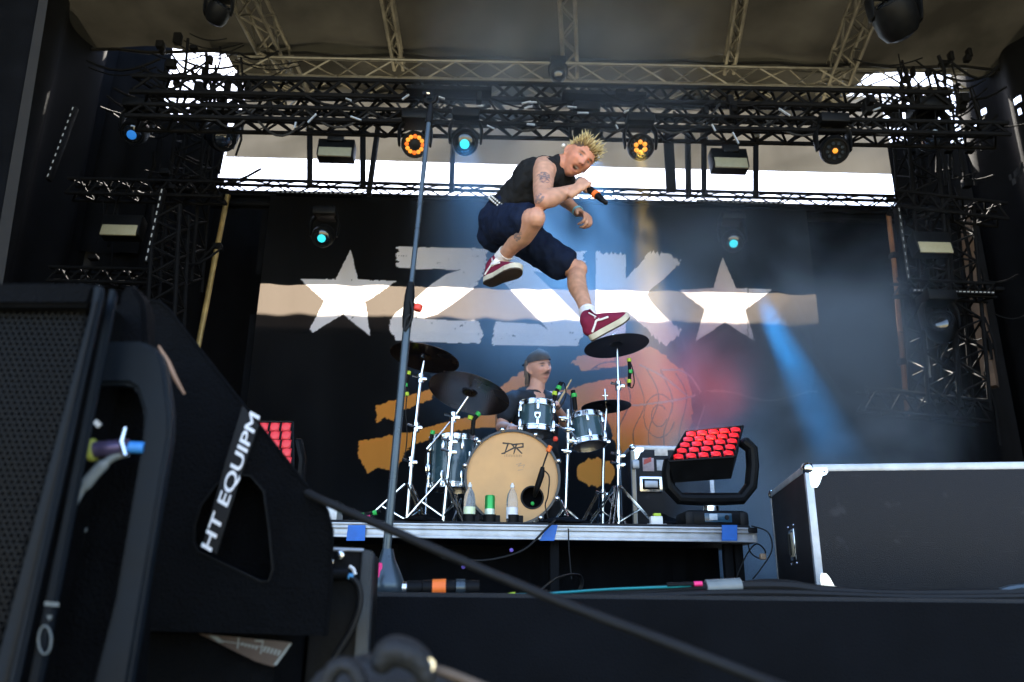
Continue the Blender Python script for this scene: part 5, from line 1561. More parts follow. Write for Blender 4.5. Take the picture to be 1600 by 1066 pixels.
ink(knR.lerp(anR, .48) - fw * .05, (.022, .08, .024), -.1, (.12, .13, .16), 90, 8)
ink(wai + cam_dir(.12, -.03, .12), (.07, .2, .06), -.1, (.12, .13, .10), 40, 12)
set_tint(me, cols)
sb = obj('body', me, skin_m, person)
# hair: short dark roots and bleached spikes
hb = MB(); hc_cols = []
rnd = random.Random(21)
for k in range(420):
    th = rnd.uniform(-.1, 1.0); a = rnd.uniform(0, 2 * math.pi)
    dx, dy, dz = math.cos(th) * math.sin(a), math.cos(th) * math.cos(a), math.sin(th)
    if dz < .34 + .20 * max(0, dy) - (.45 if dy < -.1 else 0): continue
    n0 = (hs * dx + hf * dy + hu * dz)
    root = hc_ + hs * dx * .074 + hf * dy * .088 + hu * dz * .113
    L_ = rnd.uniform(.030, .068) * (.5 + .6 * max(0, dz))
    clk = noise.noise_vector(V((dx * 4, dy * 4, dz * 4)))
    dirn = (n0 * .8 + hu * .55 + clk * .75 + V((rnd.gauss(0, .12), rnd.gauss(0, .12), rnd.gauss(0, .12)))).normalized()
    m0 = len(hb.v)
    bend = V((rnd.gauss(0, .004), rnd.gauss(0, .004), rnd.gauss(0, .004)))
    hb.poly([root - n0 * .010, root + dirn * L_ * .35, root + dirn * L_ * .75 + bend, root + dirn * L_ + bend * 2], [.0058, .0042, .0022, .0005], 5)
    br = rnd.uniform(.75, 1.15)
    for q in range(len(hb.v) - m0):
        lvl = q // 5
        hc_cols.append([np.array([.09, .055, .03]), np.array([.34, .235, .10]), np.array([.62, .50, .25]) * br, np.array([.76, .68, .42]) * br][min(lvl, 3)])
hme = hb.mesh('hair'); set_tint(hme, np.clip(np.array(hc_cols), 0, 1))
obj('hair', hme, hair_m, person)
for px, py in ((880.5, 227.5), (934.5, 245)):
    tag(obj('earring', MB().ball(S(px, py, -.27), .011, 10), M['white_plastic'], person))
# clothes
shirt_m = mat('black cotton', (.012, .0125, .014), .85, 0, .25, 30, .15, 300, spec=.2)
shirt = MB()
sh_dir = (shR - shL)
shirt.loft([pel.lerp(wai, .42), wai, che, che.lerp(nek, .62), nek.lerp(che, .12)], [(.162, .124), (.152, .118), (.180, .132), (.172, .112), (.090, .084)], trunk_ref, 28, 6)
shirt.loft([shL.lerp(shR, .10), che.lerp(nek, .66), shR.lerp(shL, .13)], [(.062, .066), (.092, .108), (.066, .074)], (nek - che).normalized(), 18, 6)
shirt.loft([nek - (hc_ - nek) * .3, nek + (hc_ - nek) * .16], [(.088, .080), (.072, .068)], hs, 18, 4)
sm = remesh(shirt, .008, 3); wrinkle(sm, .016, 9, V((1.6, 1, .7)), 3); wrinkle(sm, .007, 26, V((1.3, 1, .6)), 6)
so = obj('tank_top', sm, shirt_m, person)
pr_m = mat('faded chest print', (.35, .10, .06), .8, 0, .6, 60, dirt=(.02, .02, .02))
obj('chest_print', MB().ball(che.lerp(wai, .2) + cam_dir(.122, -.01, .045), .03, 12, (.5, 1.0, 1.3)), pr_m, so)
shorts_m = mat('dark blue denim', (.006, .0125, .036), .85, 0, .25, 20, .2, 300, spec=.2)
shorts = MB()
shorts.loft([pel.lerp(wai, .62), pel.lerp(wai, .2), pel - (wai - pel) * .30], [(.156, .122), (.168, .134), (.152, .122)], trunk_ref, 28, 6)
hemR = hpR.lerp(knR, .84); hemL = hpL.lerp(knL, .80)
shorts.loft([hpR.lerp(pel, .3), hpR.lerp(hemR, .5), hemR], [(.114, .118), (.106, .108), (.089, .090)], trunk_ref, 22, 6)
shorts.loft([hpL.lerp(pel, .3) , hpL.lerp(hemL, .35) - up * .01, hemL.lerp(hpL, .3) - up * .012, hemL - up * .012], [(.122, .128), (.102, .112), (.092, .102), (.088, .100)], trunk_ref, 22, 6)
shorts.ball(pel + cam_dir(-.030, -.068, -.02), .110, 18)
shm = remesh(shorts, .008, 4); wrinkle(shm, .011, 9, V((1.5, 1, .7)), 17); wrinkle(shm, .006, 22, V((1.6, 1, .6)), 5)
sho = obj('shorts', shm, shorts_m, person)
belt = MB(); studs = MB()
bc0 = pel.lerp(wai, .50); bd = (wai - pel).normalized()
bx_ = (trunk_ref - bd * trunk_ref.dot(bd)).normalized(); by_ = bd.cross(bx_)
loop = []
for k in range(37):
    a = 2 * math.pi * k / 36
    loop.append(bc0 + bx_ * math.cos(a) * .170 + by_ * math.sin(a) * .134)
belt.loft(loop, [(.019, .005)] * 37, bd, 8, 1)
bo_ = obj('belt', belt, M['black_rubber'], person)
for k in range(48):
    a = 2 * math.pi * k / 48
    d = bx_ * math.cos(a) * .176 + by_ * math.sin(a) * .140
    for q in (-.008, .008): studs.ball(bc0 + d + bd * q, .0062, 6)
tag(obj('studs', studs, M['white_plastic'], bo_), kind='stuff')
obj('wristband', MB().lathe([(.031, -.009), (.034, -.009), (.034, .009), (.031, .009)], wrL - (wrL - elL).normalized() * .012, wrL - elL, 16, cap=False), mat('pale blue wristband', (.25, .55, .70), .5, 0, .1), person)
# shoes
maroon = mat('maroon canvas', (.18, .013, .045), .8, 0, .2, 30, .2, 300, spec=.25)
rubber_w = mat('off-white rubber sole', (.60, .56, .45), .6, 0, .12, 25)
rubber_b = mat('brown gum outsole', (.045, .028, .018), .65, 0, .3, 25, .4, 120)
white_c = mat('white leather stripe', (.80, .78, .78), .5, 0, .05)
sock_m = mat('white ribbed sock', (.78, .77, .80), .9, 0, .06, 40, .3, 200)
def shoe(heel, toe, upv, ank, side_sign):
    """heel and toe ends of the sole"""
    heel, toe = V(heel), V(toe)
    y = (toe - heel).normalized(); L = (toe - heel).length
    z = (V(upv) - y * V(upv).dot(y)).normalized(); x = y.cross(z)
    at = lambda a, b, c: heel + x * a + y * (b * L) + z * c
    wid = [(0, .022), (.04, .032), (.15, .037), (.35, .035), (.55, .043), (.75, .050), (.9, .042), (.97, .026), (1, .010)]
    def hw(t):
        for (a, b), (c, d) in zip(wid, wid[1:]):
            if a <= t <= c: return b + (d - b) * (t - a) / (c - a)
        return .01
    ts = [i / 28 for i in range(29)]
    ol = [(hw(t), t) for t in ts] + [(-hw(t), t) for t in ts[::-1]]
    root = thing_none
    def slab(z0, z1, grow, m, nm, curl=.020):
        n = len(ol); vs = []
        for zz_ in (z0, z1):
            for a, t in ol:
                vs.append(at(a * grow, t * (1 + .02 * (grow - 1) * 10) - .01 * (grow - 1) * 10, zz_ + curl * max(0, t - .7) ** 2 * 6))
        fs = [(i, (i + 1) % n, n + (i + 1) % n, n + i) for i in range(n)]
        h = n // 2
        for lv in (0, n):
            for i in range(h - 1):
                q = (lv + i, lv + i + 1, lv + n - 2 - i, lv + n - 1 - i)
                fs.append(q if lv else q[::-1])
        return MB().add(vs, fs)
    so_ = obj('shoe', slab(.006, .034, 1.06, rubber_w, 'sole'), rubber_w, person, ang=50)
    obj('outsole', slab(-.002, .0058, 1.03, rubber_b, 'outsole'), rubber_b, so_, ang=50)
    um = MB()
    um.loft([at(0, .05, .045), at(0, .15, .060), at(0, .35, .060), at(0, .55, .052), at(0, .75, .040), at(0, .93, .034)],
            [(.032, .036), (.036, .048), (.036, .050), (.041, .040), (.044, .030), (.032, .018)], x, 20, 5)
    um.loft([at(0, .16, .045), at(0, .165, .10), ank.lerp(at(0, .165, .10), .35)], [(.038, .046), (.039, .045), (.042, .046)], x, 20, 5)
    obj('upper', remesh(um, .006, 4), maroon, so_)
    for sg in (-1, 1):
        e = MB()
        pts = [(sg * .038, .10, .042), (sg * .041, .22, .066), (sg * .040, .30, .082), (sg * .042, .40, .076), (sg * .043, .56, .070)]
        e.loft([at(*p) for p in pts], [(.0055, .004)] * 5, z, 8, 5)
        obj('stripe', e, white_c, so_)
    lc_ = MB()
    for k in range(6):
        t = .30 + .075 * k; hgt = .112 - .013 * k
        lc_.poly([at(-.030, t, hgt - .016), at(0, t + .012, hgt + .004), at(.030, t - .004, hgt - .016)], .0042, 6)
    lc_.poly([at(.0, .28, .118), at(.03, .24, .135), at(.045, .33, .10)], .0035, 6)
    lc_.poly([at(.0, .28, .118), at(-.032, .26, .132), at(-.05, .36, .098)], .0035, 6)
    obj('laces', lc_, white_c, so_)
    tm = MB().loft([at(0, .45, .080), at(0, .34, .112), at(0, .30, .145)], [(.026, .006), (.026, .006), (.024, .005)], x, 10, 4)
    obj('tongue', tm, maroon, so_)
thing_none = None
shoe(S(760, 446, -.10), S(812, 424, -.30), cam_dir(-.22, .72, -.62), anR, 1)
shoe(S(924, 533, -.22), S(985, 499, -.26), cam_dir(-.42, .86, .05), anL, -1)
sk = MB()
for an, kn, hl in ((anR, knR, S(771, 436, -.13)), (anL, knL, S(931, 522, -.22))):
    d = (kn - an).normalized()
    sk = MB().loft([an.lerp(hl, .45), an - d * .01, an + d * .035], [.047, .044, .043], trunk_ref, 18, 5)
    sk.lathe([(.040, .045), (.0445, .045), (.0445, .056), (.040, .056)], an, d, 18, cap=False)
    obj('sock', sk, sock_m, person)
# the microphone in his fist
mt = thing('microphone', 'black handheld microphone with an orange ring in the singer\'s fist', 'microphone', mic_c)
obj('handle', MB().lathe([(.020, 0), (.0215, .03), (.019, .10), (.016, .19), (.013, .205)], mic_a + md * .035, md, 20), M['black_plastic'], mt)
obj('orange_ring', MB().lathe([(.0185, -.012), (.0215, -.010), (.0215, .012), (.0175, .014)], mic_a + md * .172, md, 20), M['orange_tape'], mt)
obj('grille', MB().ball(mic_a + md * .02, .026, 16), mat('steel mesh grille', (.25, .25, .24), .4, .8, .3, 200, .6, 400), mt)
obj('antenna', MB().lathe([(.013, 0), (.012, .03), (.006, .036)], mic_a + md * .235, md, 14), M['black_rubber'], mt)

# ---- the drummer behind the kit
YDm = 5.85
D = lambda px, py, dy=0: P(px, py, YDm + dy)
drummer = thing('person', 'seated drummer with moustache, cap and dark T-shirt behind the toms', 'person', V((D(838, 700).x, YDm, ZD)))
dh = D(842, 575); dsz = 1.10
df_ = cam_dir(.62, .12, .78).normalized(); du = cam_dir(-.02, 1, .05); du = (du - df_ * du.dot(df_)).normalized(); ds = df_.cross(du)
dn = D(837, 611, .04); dsR, dsL = D(799, 624, -.06), D(879, 626, .1); dpv = V((dn.x, YDm + .1, ZD + .52))
db = MB()
xr_ = (dsR - dsL).normalized()
db.loft([dpv, dpv.lerp(dn, .5), dpv.lerp(dn, .85), dn], [(.16, .12), (.165, .12), (.175, .11), (.075, .07)], xr_, 22, 6)
db.loft([dsL, dn - V((0, 0, .07)), dsR], [(.06, .06), (.075, .09), (.06, .06)], V((0, 0, 1)), 16, 5)
db.loft([dn - V((0, 0, .05)), dh - du * .05 - df_ * .015], [(.066, .062), (.058, .058)], ds, 16, 5)
deR, dwR = D(783, 668, -.10), D(800, 668, -.42)
deL, dwL = D(888, 668, -.05), D(872, 640, -.34)
for a, b, r in ((dsR, deR, [.058, .052, .046, .042]), (deR, dwR, [.042, .043, .034, .027]), (dsL, deL, [.058, .052, .046, .042]), (deL, dwL, [.042, .043, .034, .027])):
    db.loft([a.lerp(b, t) for t in (0, .3, .6, 1)], r, xr_, 14, 5)
hand(db, dwR, (dwR - deR), V((0, 0, -1)), V((-1, 0, .2)), (55, 70, 50), (.4, .8, .3))
hand(db, dwL, (dwL - deL) + V((0, 0, .1)), V((-.6, 0, -.6)), V((-.3, -.2, 1)), (60, 75, 50), (.4, .8, .3))
for sg in (-1, 1):
    hp_ = dpv + V((sg * .09, -.02, -.02)); kn_ = dpv + V((sg * .19 - .12, -.44, .02)); an_ = V((kn_.x + sg * .02, kn_.y - .04, ZD + .09))
    db.loft([hp_, hp_.lerp(kn_, .5), kn_], [.09, .08, .062], V((0, 0, 1)), 14, 5)
    db.loft([kn_, kn_.lerp(an_, .35) + V((0, .02, 0)), an_], [.058, .055, .036], xr_, 14, 5)
    db.loft([an_ + V((0, .05, -.05)), an_ + V((0, -.08, -.06)), an_ + V((0, -.17, -.065))], [(.036, .035), (.042, .028), (.03, .018)], xr_, 12, 4)
hm = head_mesh(dh, df_, du, ds, dsz, .25)
db.add(hm.v, hm.f)
me = remesh(db, .0056, 3)
A = coords(me)
cols = np.tile(np.array([.56, .30, .22]), (len(A), 1)) * (1 + .1 * np.array([noise.noise(V(p) * 9) for p in A]))[:, None]
face_colours(cols, A, dh, df_, du, ds, dsz, .25, brow=(.07, .045, .03), tache=(.11, .06, .04), eyes_open=.4)
set_tint(me, cols)
obj('body', me, skin_m, drummer)
tee_m = mat('charcoal cotton', (.022, .026, .034), .85, 0, .25, 20, .15, 300, spec=.2)
te = MB()
te.loft([dpv - V((0, 0, .04)), dpv.lerp(dn, .5), dpv.lerp(dn, .80), dn - V((0, 0, .045))], [(.18, .14), (.18, .135), (.188, .125), (.11, .09)], xr_, 24, 6)
te.loft([dsL, dn - V((0, 0, .085)), dsR], [(.07, .07), (.075, .10), (.07, .07)], V((0, 0, 1)), 16, 5)
for a, b in ((dsR, deR), (dsL, deL)):
    te.loft([a, a.lerp(b, .62)], [(.074, .074), (.066, .070)], xr_, 16, 5)
tm_ = remesh(te, .009, 3); wrinkle(tm_, .012, 10, V((1, 1, 1)), 8)
obj('t_shirt', tm_, tee_m, drummer)
tr_ = MB()
tr_.loft([dpv - V((0, 0, .1)), dpv + V((0, 0, .05))], [(.17, .14), (.17, .13)], xr_, 18, 5)
for sg in (-1, 1):
    hp_ = dpv + V((sg * .09, -.02, -.02)); kn_ = dpv + V((sg * .19 - .12, -.44, .02))
    tr_.loft([hp_, hp_.lerp(kn_, .5), kn_], [.105, .09, .078], V((0, 0, 1)), 16, 5)
    tr_.loft([kn_, V((kn_.x + sg * .02, kn_.y - .02, ZD + .12))], [.075, .06], xr_, 16, 5)
obj('trousers', remesh(tr_, .012, 3), shirt_m, drummer)
hairb = MB(); rnd = random.Random(5)
for k in range(260):
    a = rnd.uniform(R(106), R(254)); zz_ = rnd.uniform(.0, .075)
    dx, dy = math.sin(a), math.cos(a)
    root = dh + ds * dx * .085 + df_ * dy * .103 + du * zz_
    L_ = rnd.uniform(.08, .15)
    o_ = (ds * dx + df_ * dy)
    hairb.poly([root, root + o_ * .012 - du * L_ * .5, root + o_ * rnd.uniform(-.004, .03) - du * L_], [.007, .006, .0015], 5)
hme = hairb.mesh('hair'); set_tint(hme, np.tile(np.array([.10, .065, .04]), (len(hairb.v), 1)))
obj('hair', hme, hair_m, drummer)
cap_m = mat('faded brown cap', (.055, .045, .038), .85, 0, .25, 20, .15, 200)
cp = MB(); vs = []; fs = []
for j in range(9):
    th = math.pi / 2 * j / 8
    for i in range(28):
        a = 2 * math.pi * i / 28
        vs.append(dh + ds * math.sin(a) * math.cos(th) * .090 + df_ * (math.cos(a) * math.cos(th) * .111) + du * (.046 + math.sin(th) * .092 - .02 * math.cos(a) * -.5))
for j in range(8):
    for i in range(28):
        fs.append((j * 28 + i, j * 28 + (i + 1) % 28, (j + 1) * 28 + (i + 1) % 28, (j + 1) * 28 + i))
cp.add(vs, fs)
co = obj('cap', cp, cap_m, drummer)
bk_ = MB().loft([dh - df_ * .075 + du * .045, dh - df_ * .115 + du * .036, dh - df_ * .135 + du * .03], [(.075, .006), (.07, .006), (.05, .005)], ds, 14, 4)
obj('cap_peak', bk_, cap_m, co)
wood = mat('hickory stick', (.55, .40, .22), .5, 0, .1, 20)
for lab, a, b in (('pale wooden drumstick raised above the microphone beside the rack tom', D(866, 640, -.36), D(893, 593, -.42)),
                  ('pale wooden drumstick in the drummer\'s right hand, mostly behind the rack tom', D(796, 672, -.40), D(842, 660, -.62))):
    d = (b - a).normalized(); L_ = (b - a).length + .05
    tag(obj('drumstick', MB().lathe([(.004, 0), (.0072, .01), (.0072, L_ - .08), (.004, L_ - .02), (.0052, L_ - .012), (.003, L_)], a - d * .05, d, 10), wood), lab, 'drumstick', 'drumsticks')
th_ = thing('drum_stool', 'round black drum stool under the drummer', 'stool', V((dpv.x, dpv.y, ZD)))
obj('stool_seat', MB().lathe([(.15, 0), (.17, .02), (.17, .06), (.15, .08)], V((dpv.x, dpv.y, ZD + .36)), (0, 0, 1), 28), M['black_plastic'], th_)
obj('stool_post', MB().tube(V((dpv.x, dpv.y, ZD + .05)), V((dpv.x, dpv.y, ZD + .36)), .015), lugs_m, th_)
for k in range(3):
    a = 2.1 * k
    obj('leg', MB().tube(V((dpv.x, dpv.y, ZD + .25)), V((dpv.x + .22 * math.cos(a), dpv.y + .22 * math.sin(a), ZD + .01)), .01), lugs_m, th_)
# ------------------------------------------------------------------ speakers in front of the stage
def bprism(poly, ext, bev, seg=2):
    bm = bmesh.new()
    n = len(poly)
    v0 = [bm.verts.new(V(p)) for p in poly]; v1 = [bm.verts.new(V(p) + V(ext)) for p in poly]
    bm.faces.new(v0); bm.faces.new(v1[::-1])
    for i in range(n):
        bm.faces.new((v0[i], v1[i], v1[(i + 1) % n], v0[(i + 1) % n]))
    bmesh.ops.recalc_face_normals(bm, faces=bm.faces[:])
    if bev: bmesh.ops.bevel(bm, geom=bm.edges[:], offset=bev, segments=seg, affect='EDGES', clamp_overlap=True)
    bmesh.ops.triangulate(bm, faces=[f for f in bm.faces if len(f.verts) > 4])
    bm.verts.index_update()
    mb = MB().add([v.co.copy() for v in bm.verts], [[v.index for v in f.verts] for f in bm.faces])
    bm.free()
    return mb
blue_plastic = mat('blue-grey smooth plastic', (.005, .0078, .0118), .48, 0, .2, 12, .05, 60, spec=.12)
q = lambda pts, Y: [P(x, y, Y) for x, y in pts]
sp = thing('front_speaker', 'large black speaker with a perforated grille and a handle, cut by the left edge', 'speaker', P(60, 700, 1.3))
EXT = lambda d: V((0, d, 0))
obj('cabinet', bprism(q([(-420, 452), (146, 452), (-34, 1160), (-420, 1160)], 1.18), EXT(.20), .006), M['texture_paint'], sp)
obj('frame_top', bprism(q([(-420, 441), (130, 441), (150, 444), (139, 478), (-420, 478)], 1.135), EXT(.05), .006), M['texture_paint'], sp)
obj('frame_side', bprism(q([(146, 443), (156, 444), (161, 452), (14, 1120), (-30, 1120), (141, 480)], 1.133), EXT(.012), .004), blue_plastic, sp)
obj('frame_groove', bprism(q([(149, 470), (152, 470), (4, 1100), (-3, 1100)], 1.1315), EXT(.004), 0), M['black_plastic'], sp)
obj('side_rail', bprism(q([(171, 448), (181, 456), (52, 1120), (32, 1120)], 1.20), EXT(.012), .003), blue_plastic, sp)
# perforated grille: a net of hexagon rims
gr = MB(); hexr = .0052
lim = lambda y: 139 + (y - 480) * (139 + 40) / (480 - 1120.) * 1.0
base = P(140, 478, 1.160)
k_px = (base - CAM).dot(fw) / F_PX
pitch = .0094
for j in range(0, 90):
    for i in range(0, 44):
        c = base + V((-pitch * (i + .5 * (j % 2)) - .006, 0, -pitch * .866 * j - .006))
        xx, yy = proj_np(np.array([tuple(c)]))
        if xx[0] < -40 or yy[0] > 1110 or xx[0] > lim(yy[0]) + 6: continue
        vs = []
        for rr in (pitch * .577, pitch * .43):
            vs += [c + V((rr * math.sin(a), 0, rr * math.cos(a))) for a in [math.pi / 3 * z for z in range(6)]]
        vs += [v + V((0, .003, 0)) for v in vs[6:12]]
        gr.add(vs, [(z, (z + 1) % 6, 6 + (z + 1) % 6, 6 + z) for z in range(6)] + [(6 + z, 6 + (z + 1) % 6, 12 + (z + 1) % 6, 12 + z) for z in range(6)])
tag(obj('grille', gr, M['black_plastic'], sp, smooth=False), kind='stuff')
obj('foam', MB().prism(q([(-420, 470), (140, 470), (-40, 1120), (-420, 1120)], 1.168), EXT(.008)), M['black_cloth'], sp)
obj('cheek_plate', bprism(q([(170, 600), (184, 470), (190, 449), (200, 440), (211, 446), (226, 474), (232, 600)], 1.30), EXT(.05), .008), M['texture_paint'], sp)
obj('recess_panel', bprism(q([(128, 595), (250, 595), (215, 1120), (20, 1120)], 1.335), EXT(.03), .003), M['texture_paint'], sp)
hl = bprism(q([(140, 540), (150, 533), (222, 532), (246, 545), (256, 566), (266, 640), (266, 680), (192, 1120), (132, 1120), (178, 940), (221, 690), (224, 645), (212, 608), (200, 600), (140, 601)], 1.245), EXT(.028), .010, 3)
obj('handle', hl, blue_plastic, sp)
obj('handle_edge', MB().poly(q([(248, 541), (262, 565), (274, 592), (288, 616)], 1.33), [.002, .004, .004, .002], 8), mat('worn tan edge', (.35, .2, .12), .6, 0, .2, 30), sp)
con = MB().tube(P(146, 703, 1.25), P(200, 698, 1.25), .0125, n=16)
co_ = obj('cable_socket', con, mat('dark violet metal', (.10, .08, .16), .3, .6, .1, 20), sp)
obj('latch', MB().poly(q([(196, 668), (190, 690), (196, 712)], 1.24), [.003, .005, .004], 8), M['steel'], co_)
obj('socket_ring', MB().tube(P(141, 704, 1.25), P(148, 703, 1.25), .0175, n=18), mat('olive ring', (.30, .33, .06), .5, 0, .1), co_)
obj('plug_ring', MB().tube(P(203, 699, 1.25), P(226, 700, 1.25), .009, n=16), mat('blue plug ring', (.03, .20, .55), .4, 0, .1), co_)
obj('cable', MB().poly(q(curve([(200, 708), (175, 716), (150, 738), (125, 770), (108, 805), (102, 850)], 6), 1.25), [.006] * 9 + [.009] * 8 + [.006] * 14, 10), mat('grey cable', (.14, .16, .17), .45, 0, .1), co_)
obj('marking', MB().box(P(152, 662, 1.262), (.012, .002, .008), 0, Matrix.Rotation(.7, 4, 'Y')), M['white_plastic'], sp)
mk = M['grey_tape']
rnd = random.Random(2)
for k in range(3):
    x, y = 122 - k * 7, 828 + k * 16
    obj('marking', MB().prism(q([(x, y), (x + 14, y - 3), (x + 13, y + 3), (x - 1, y + 6)], 1.332), V((0, .001, 0))), mk, sp)
    obj('marking', MB().prism(q([(x - 22, y + 12), (x - 14, y + 10), (x - 15, y + 15), (x - 23, y + 17)], 1.332), V((0, .001, 0))), mk, sp)
# small oval badge low on the frame
bo2 = MB(); pts = [P(70 + 10 * math.cos(a), 1000 + 22 * math.sin(a) , 1.196) for a in np.linspace(0, 2 * math.pi, 29)]
bo2.poly(pts, .0013, 6); bo2.prism(q([(73, 962), (82, 962), (77, 970)], 1.196), V((0, .001, 0)))
bo2.prism(q([(70, 940), (92, 942), (91, 948), (69, 946)], 1.196), V((0, .001, 0)))
obj('badge', bo2, mk, sp)

wd = thing('wedge_speaker', 'black textured wedge-shaped speaker with a triangular hand hole and sloping top', 'speaker', P(380, 900, 1.7))
outer = [(150, 478), (222, 476), (236, 471), (250, 472), (264, 484), (290, 518), (381, 634), (481, 762), (511, 798), (519, 830), (517, 920), (509, 994), (312, 988), (150, 985)]
hole = [(303, 848), (304, 822), (314, 790), (338, 758), (362, 741), (392, 744), (412, 768), (420, 825), (426, 890), (420, 908), (408, 909), (310, 862)]
YW = 1.56
ex = ray(380, 760).normalized() * .34
fo = q(outer, YW); fh = q(hole, YW)
flat = lambda L: [V((p.x, p.z, 0)) for p in L]
tris = tessellate_polygon([flat(fo), flat(fh)])
wb_ = MB(); n = len(fo); m = len(fh)
inn = ex * .22
allv = fo + fh + [p + ex for p in fo] + [p + inn for p in fh]
fcs = [tuple(t) for t in tris]
fcs += [(i, (i + 1) % n, n + m + (i + 1) % n, n + m + i) for i in range(n)]
fcs += [tuple(range(n + m, n + m + n))[::-1]]
h0 = n; h1 = 2 * n + m
fcs += [(h0 + i, h0 + (i + 1) % m, h1 + (i + 1) % m, h1 + i) for i in range(m)] + [tuple(range(h1, h1 + m))]
wb_.add(allv, fcs)
wo = obj('cabinet', wb_, M['texture_paint'], wd, ang=30)
edge = MB().poly([p + V((0, .001, 0)) for p in fo[1:12]], .0035, 8)
obj('rounded_edge', edge, M['texture_paint'], wd)
lipm = MB(); lipm.poly([p for p in fh] + [fh[0]], .0022, 6)
obj('hole_lip', lipm, M['black_plastic'], wd)
st_ = thing('lettered_strap', 'black strap with white capital lettering slung over the wedge speaker', 'strap', P(360, 750, 1.53))
sl = q([(379, 634), (352, 722), (317, 850)], 1.54); sr = q([(404, 664), (376, 744), (338, 866)], 1.54)
sm_ = MB()
sm_.add(sl + sr + [p + V((0, .003, 0)) for p in sl + sr], [(0, 1, 4, 3), (1, 2, 5, 4), (6, 9, 10, 7), (7, 10, 11, 8), (0, 3, 9, 6), (2, 8, 11, 5), (0, 6, 7, 1), (1, 7, 8, 2), (3, 4, 10, 9), (4, 5, 11, 10)])
so2 = obj('webbing', sm_, M['black_rubber'], st_, smooth=False)
c = P(361.5, 752, 1.5385)
xdir = (P(402, 652, 1.5385) - P(326, 862, 1.5385)); xdir.y = 0; xdir.normalize()
ydir = V((-xdir.z, 0, xdir.x))
lt_m = mat('white strap lettering', (.78, .78, .80), .6, 0, 0)
me = text_mesh('HT EQUIPM', .031, .0004, .15, 0)
xs = [v.co.x for v in me.vertices]; wtx = max(xs) - min(xs)
L_ = (P(404, 650, 1.54) - P(324, 864, 1.54)).length
sx = L_ / wtx
for v in me.vertices:
    v.co = c + xdir * (v.co.x * sx) + ydir * (v.co.y * 1.0) + V((0, -1, 0)) * v.co.z
me.materials.clear()
obj('lettering', me, lt_m, st_)
for dx_, dy_ in ((.0011, .0003), (-.0011, -.0003)):
    m2 = me.copy()
    for v in m2.vertices: v.co += xdir * dx_ + ydir * dy_ + V((0, .0001, 0))
    obj('lettering', m2, lt_m, st_)
sub = thing('sub_speaker', 'black low speaker box under the wedge at the bottom left', 'speaker', P(330, 1040, 1.75))
zt_ = P(330, 989, 1.6).z
obj('cabinet', MB().box((P(-300, 1000, 1.6).x * .5 + P(430, 1000, 1.6).x * .5, 1.6 + .3, zt_ / 2 - .7), (P(430, 1000, 1.6).x - P(-300, 1000, 1.6).x, .56, zt_ + 1.4), .008), M['texture_paint'], sub)
lbl = thing('printed_label', 'brown printed label with white lines under the wedge speaker', 'label', P(390, 1010, 1.6))
yl = 1.598
obj('label_sheet', MB().prism(q([(310, 990), (456, 1004), (428, 1042), (400, 1034)], yl), V((0, .002, 0))), mat('brown print', (.04, .022, .014), .5, 0, .2, 30), lbl)
lw = MB()
for pl in ([(452, 1006), (456, 1006), (432, 1040), (427, 1039)], [(326, 993), (340, 995), (350, 1004), (342, 1004)], [(346, 1001), (420, 1012), (420, 1013.2), (346, 1002.4)], [(372, 996), (374, 996), (372, 1014), (370, 1013)], [(398, 1000), (412, 1001), (408, 1022), (406, 1022), (410, 1003), (398, 1002)]):
    lw.prism(q(pl, yl - .0006), V((0, .0005, 0)))
for k in range(5):
    x, y = 414 + k * 5.5, 1010 + k * 1.5
    lw.prism(q([(x, y), (x + 3.6, y + .5), (x - 1, y + 9), (x - 4, y + 8)], yl - .0006), V((0, .0005, 0)))
    x -= 36
    lw.prism(q([(x, y - 6), (x + 3, y - 5.6), (x + 1, y - 1), (x - 2, y - 1.6)], yl - .0006), V((0, .0005, 0)))
obj('print', lw, mk, lbl, smooth=False)

bx2 = thing('rack_box', 'dark grey equipment box with plugged cables right of the wedge speaker', 'equipment box', P(540, 1000, 1.95))
obj('housing', bprism(q([(494, 857), (568, 860), (552, 1120), (470, 1120)], 1.86), EXT(.3), .004), M['black_plastic'], bx2)
obj('corner_post', bprism(q([(566, 858), (582, 861), (569, 1120), (546, 1120)], 1.84), EXT(.05), .004), mat('grey steel profile', (.035, .042, .05), .45, .4, .2, 14), bx2)
obj('top_edge', MB().tube(P(496, 857, 1.855), P(568, 860, 1.855), .004), M['alu_bright'], bx2)
for px, py, r in ((532, 868, .009), (515, 878, .011)):
    obj('socket', MB().lathe([(r, 0), (r, .01), (r * .6, .012)], P(px, py, 1.852), (0, -1, 0), 14), M['steel'], bx2)
obj('plug', MB().tube(P(512, 898, 1.84), P(546, 896, 1.84), .013, n=12), M['black_plastic'], bx2)
obj('plug_ring', MB().tube(P(544, 901, 1.835), P(553, 900, 1.835), .007, n=12), mat('light blue ring', (.10, .35, .65), .4, 0, .1), bx2)
obj('latch', MB().poly(q([(546, 885), (552, 889), (555, 898)], 1.83), .004, 8), M['white_plastic'], bx2)
obj('cable', MB().poly(q(curve([(546, 900), (560, 915), (562, 945), (548, 985), (520, 1030)], 6), 1.835), .007, 8), M['black_rubber'], bx2)

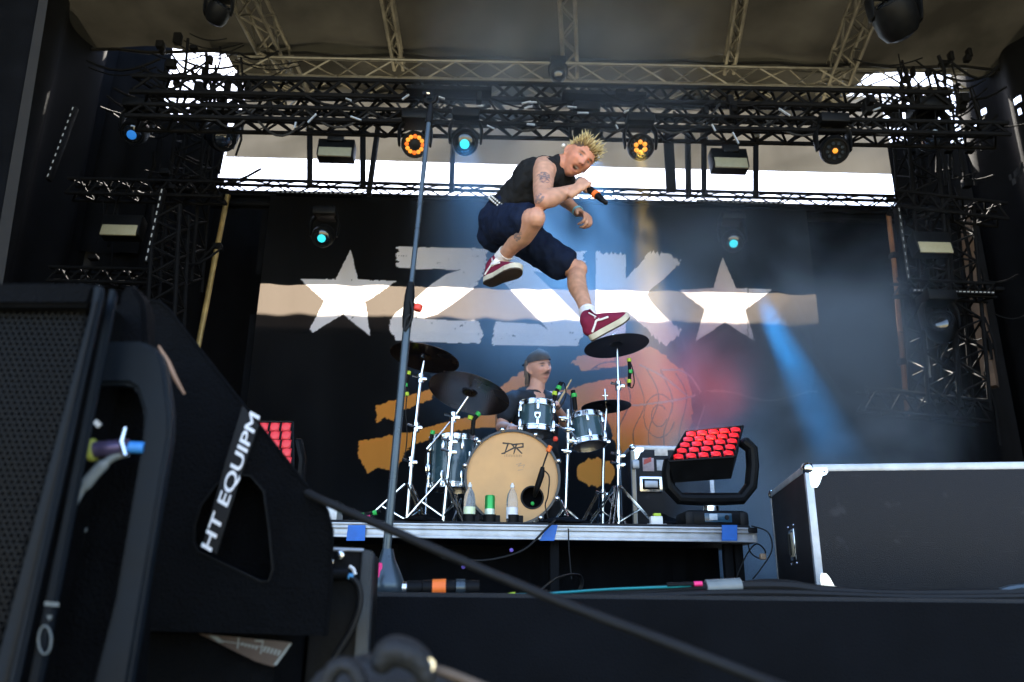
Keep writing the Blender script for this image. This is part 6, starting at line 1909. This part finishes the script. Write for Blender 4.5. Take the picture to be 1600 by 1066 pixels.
big = tag(obj('foreground_cable', MB().poly([P(x, y, Yc) for (x, y), Yc in zip(curve([(470, 764), (500, 780), (620, 832), (760, 893), (900, 950), (1040, 1003), (1200, 1066), (1300, 1106)], 6), np.linspace(1.62, .98, 43))], .0080, 12), M['black_rubber']),
          'thick black cable running diagonally across the lower foreground', 'cable')
# photographers' bag at the bottom
bag = thing('camera_bag', 'worn black shoulder bag with a silver clip at the bottom edge', 'bag', P(620, 1050, .9))
YG = .92
bm2 = MB().loft(q([(500, 1150), (540, 1105), (590, 1092), (650, 1100), (690, 1150)], YG + .1), [(.05, .05), (.05, .05), (.05, .05), (.05, .05), (.04, .04)], V((0, 1, 0)), 18, 5)
bgm = remesh(bm2, .006, 3); wrinkle(bgm, .006, 25, V((1, 1, 1)), 2)
leath = mat('worn black leather', (.004, .0042, .0048), .65, 0, .35, 20, .5, 160)
obj('bag_body', bgm, leath, bag)
fl = MB().loft(q([(594, 1040), (610, 1018), (638, 1022), (660, 1040), (668, 1066)], YG), [(.022, .012), (.026, .016), (.026, .016), (.022, .014), (.02, .01)], V((0, 1, 0)), 16, 5)
obj('flap', remesh(fl, .004, 3), leath, bag)
fl2 = MB().loft(q([(512, 1070), (520, 1046), (534, 1038), (552, 1044), (566, 1070)], YG - .02), [(.02, .008)] * 5, V((0, 1, 0)), 14, 5)
obj('strap', remesh(fl2, .004, 3), leath, bag)
obj('clip', MB().box(P(673, 1040, YG - .01), (.006, .006, .012), .002), M['steel'], bag)
obj('clip', MB().poly(q(curve([(664, 1034), (672, 1030), (678, 1038), (674, 1050)], 4), YG - .012), .0022, 6), M['steel'], bag)
obj('trim', MB().loft(q([(680, 1046), (710, 1056), (760, 1076)], YG + .02), [(.02, .005)] * 3, V((0, 1, 0)), 10, 4), mat('brown suede', (.12, .08, .05), .85, 0, .25, 20), bag)
0 and obj('ring', MB().poly(q(curve([(764, 1066), (770, 1058), (784, 1060), (792, 1070)], 5), YG), .0016, 6), M['steel'], bag)
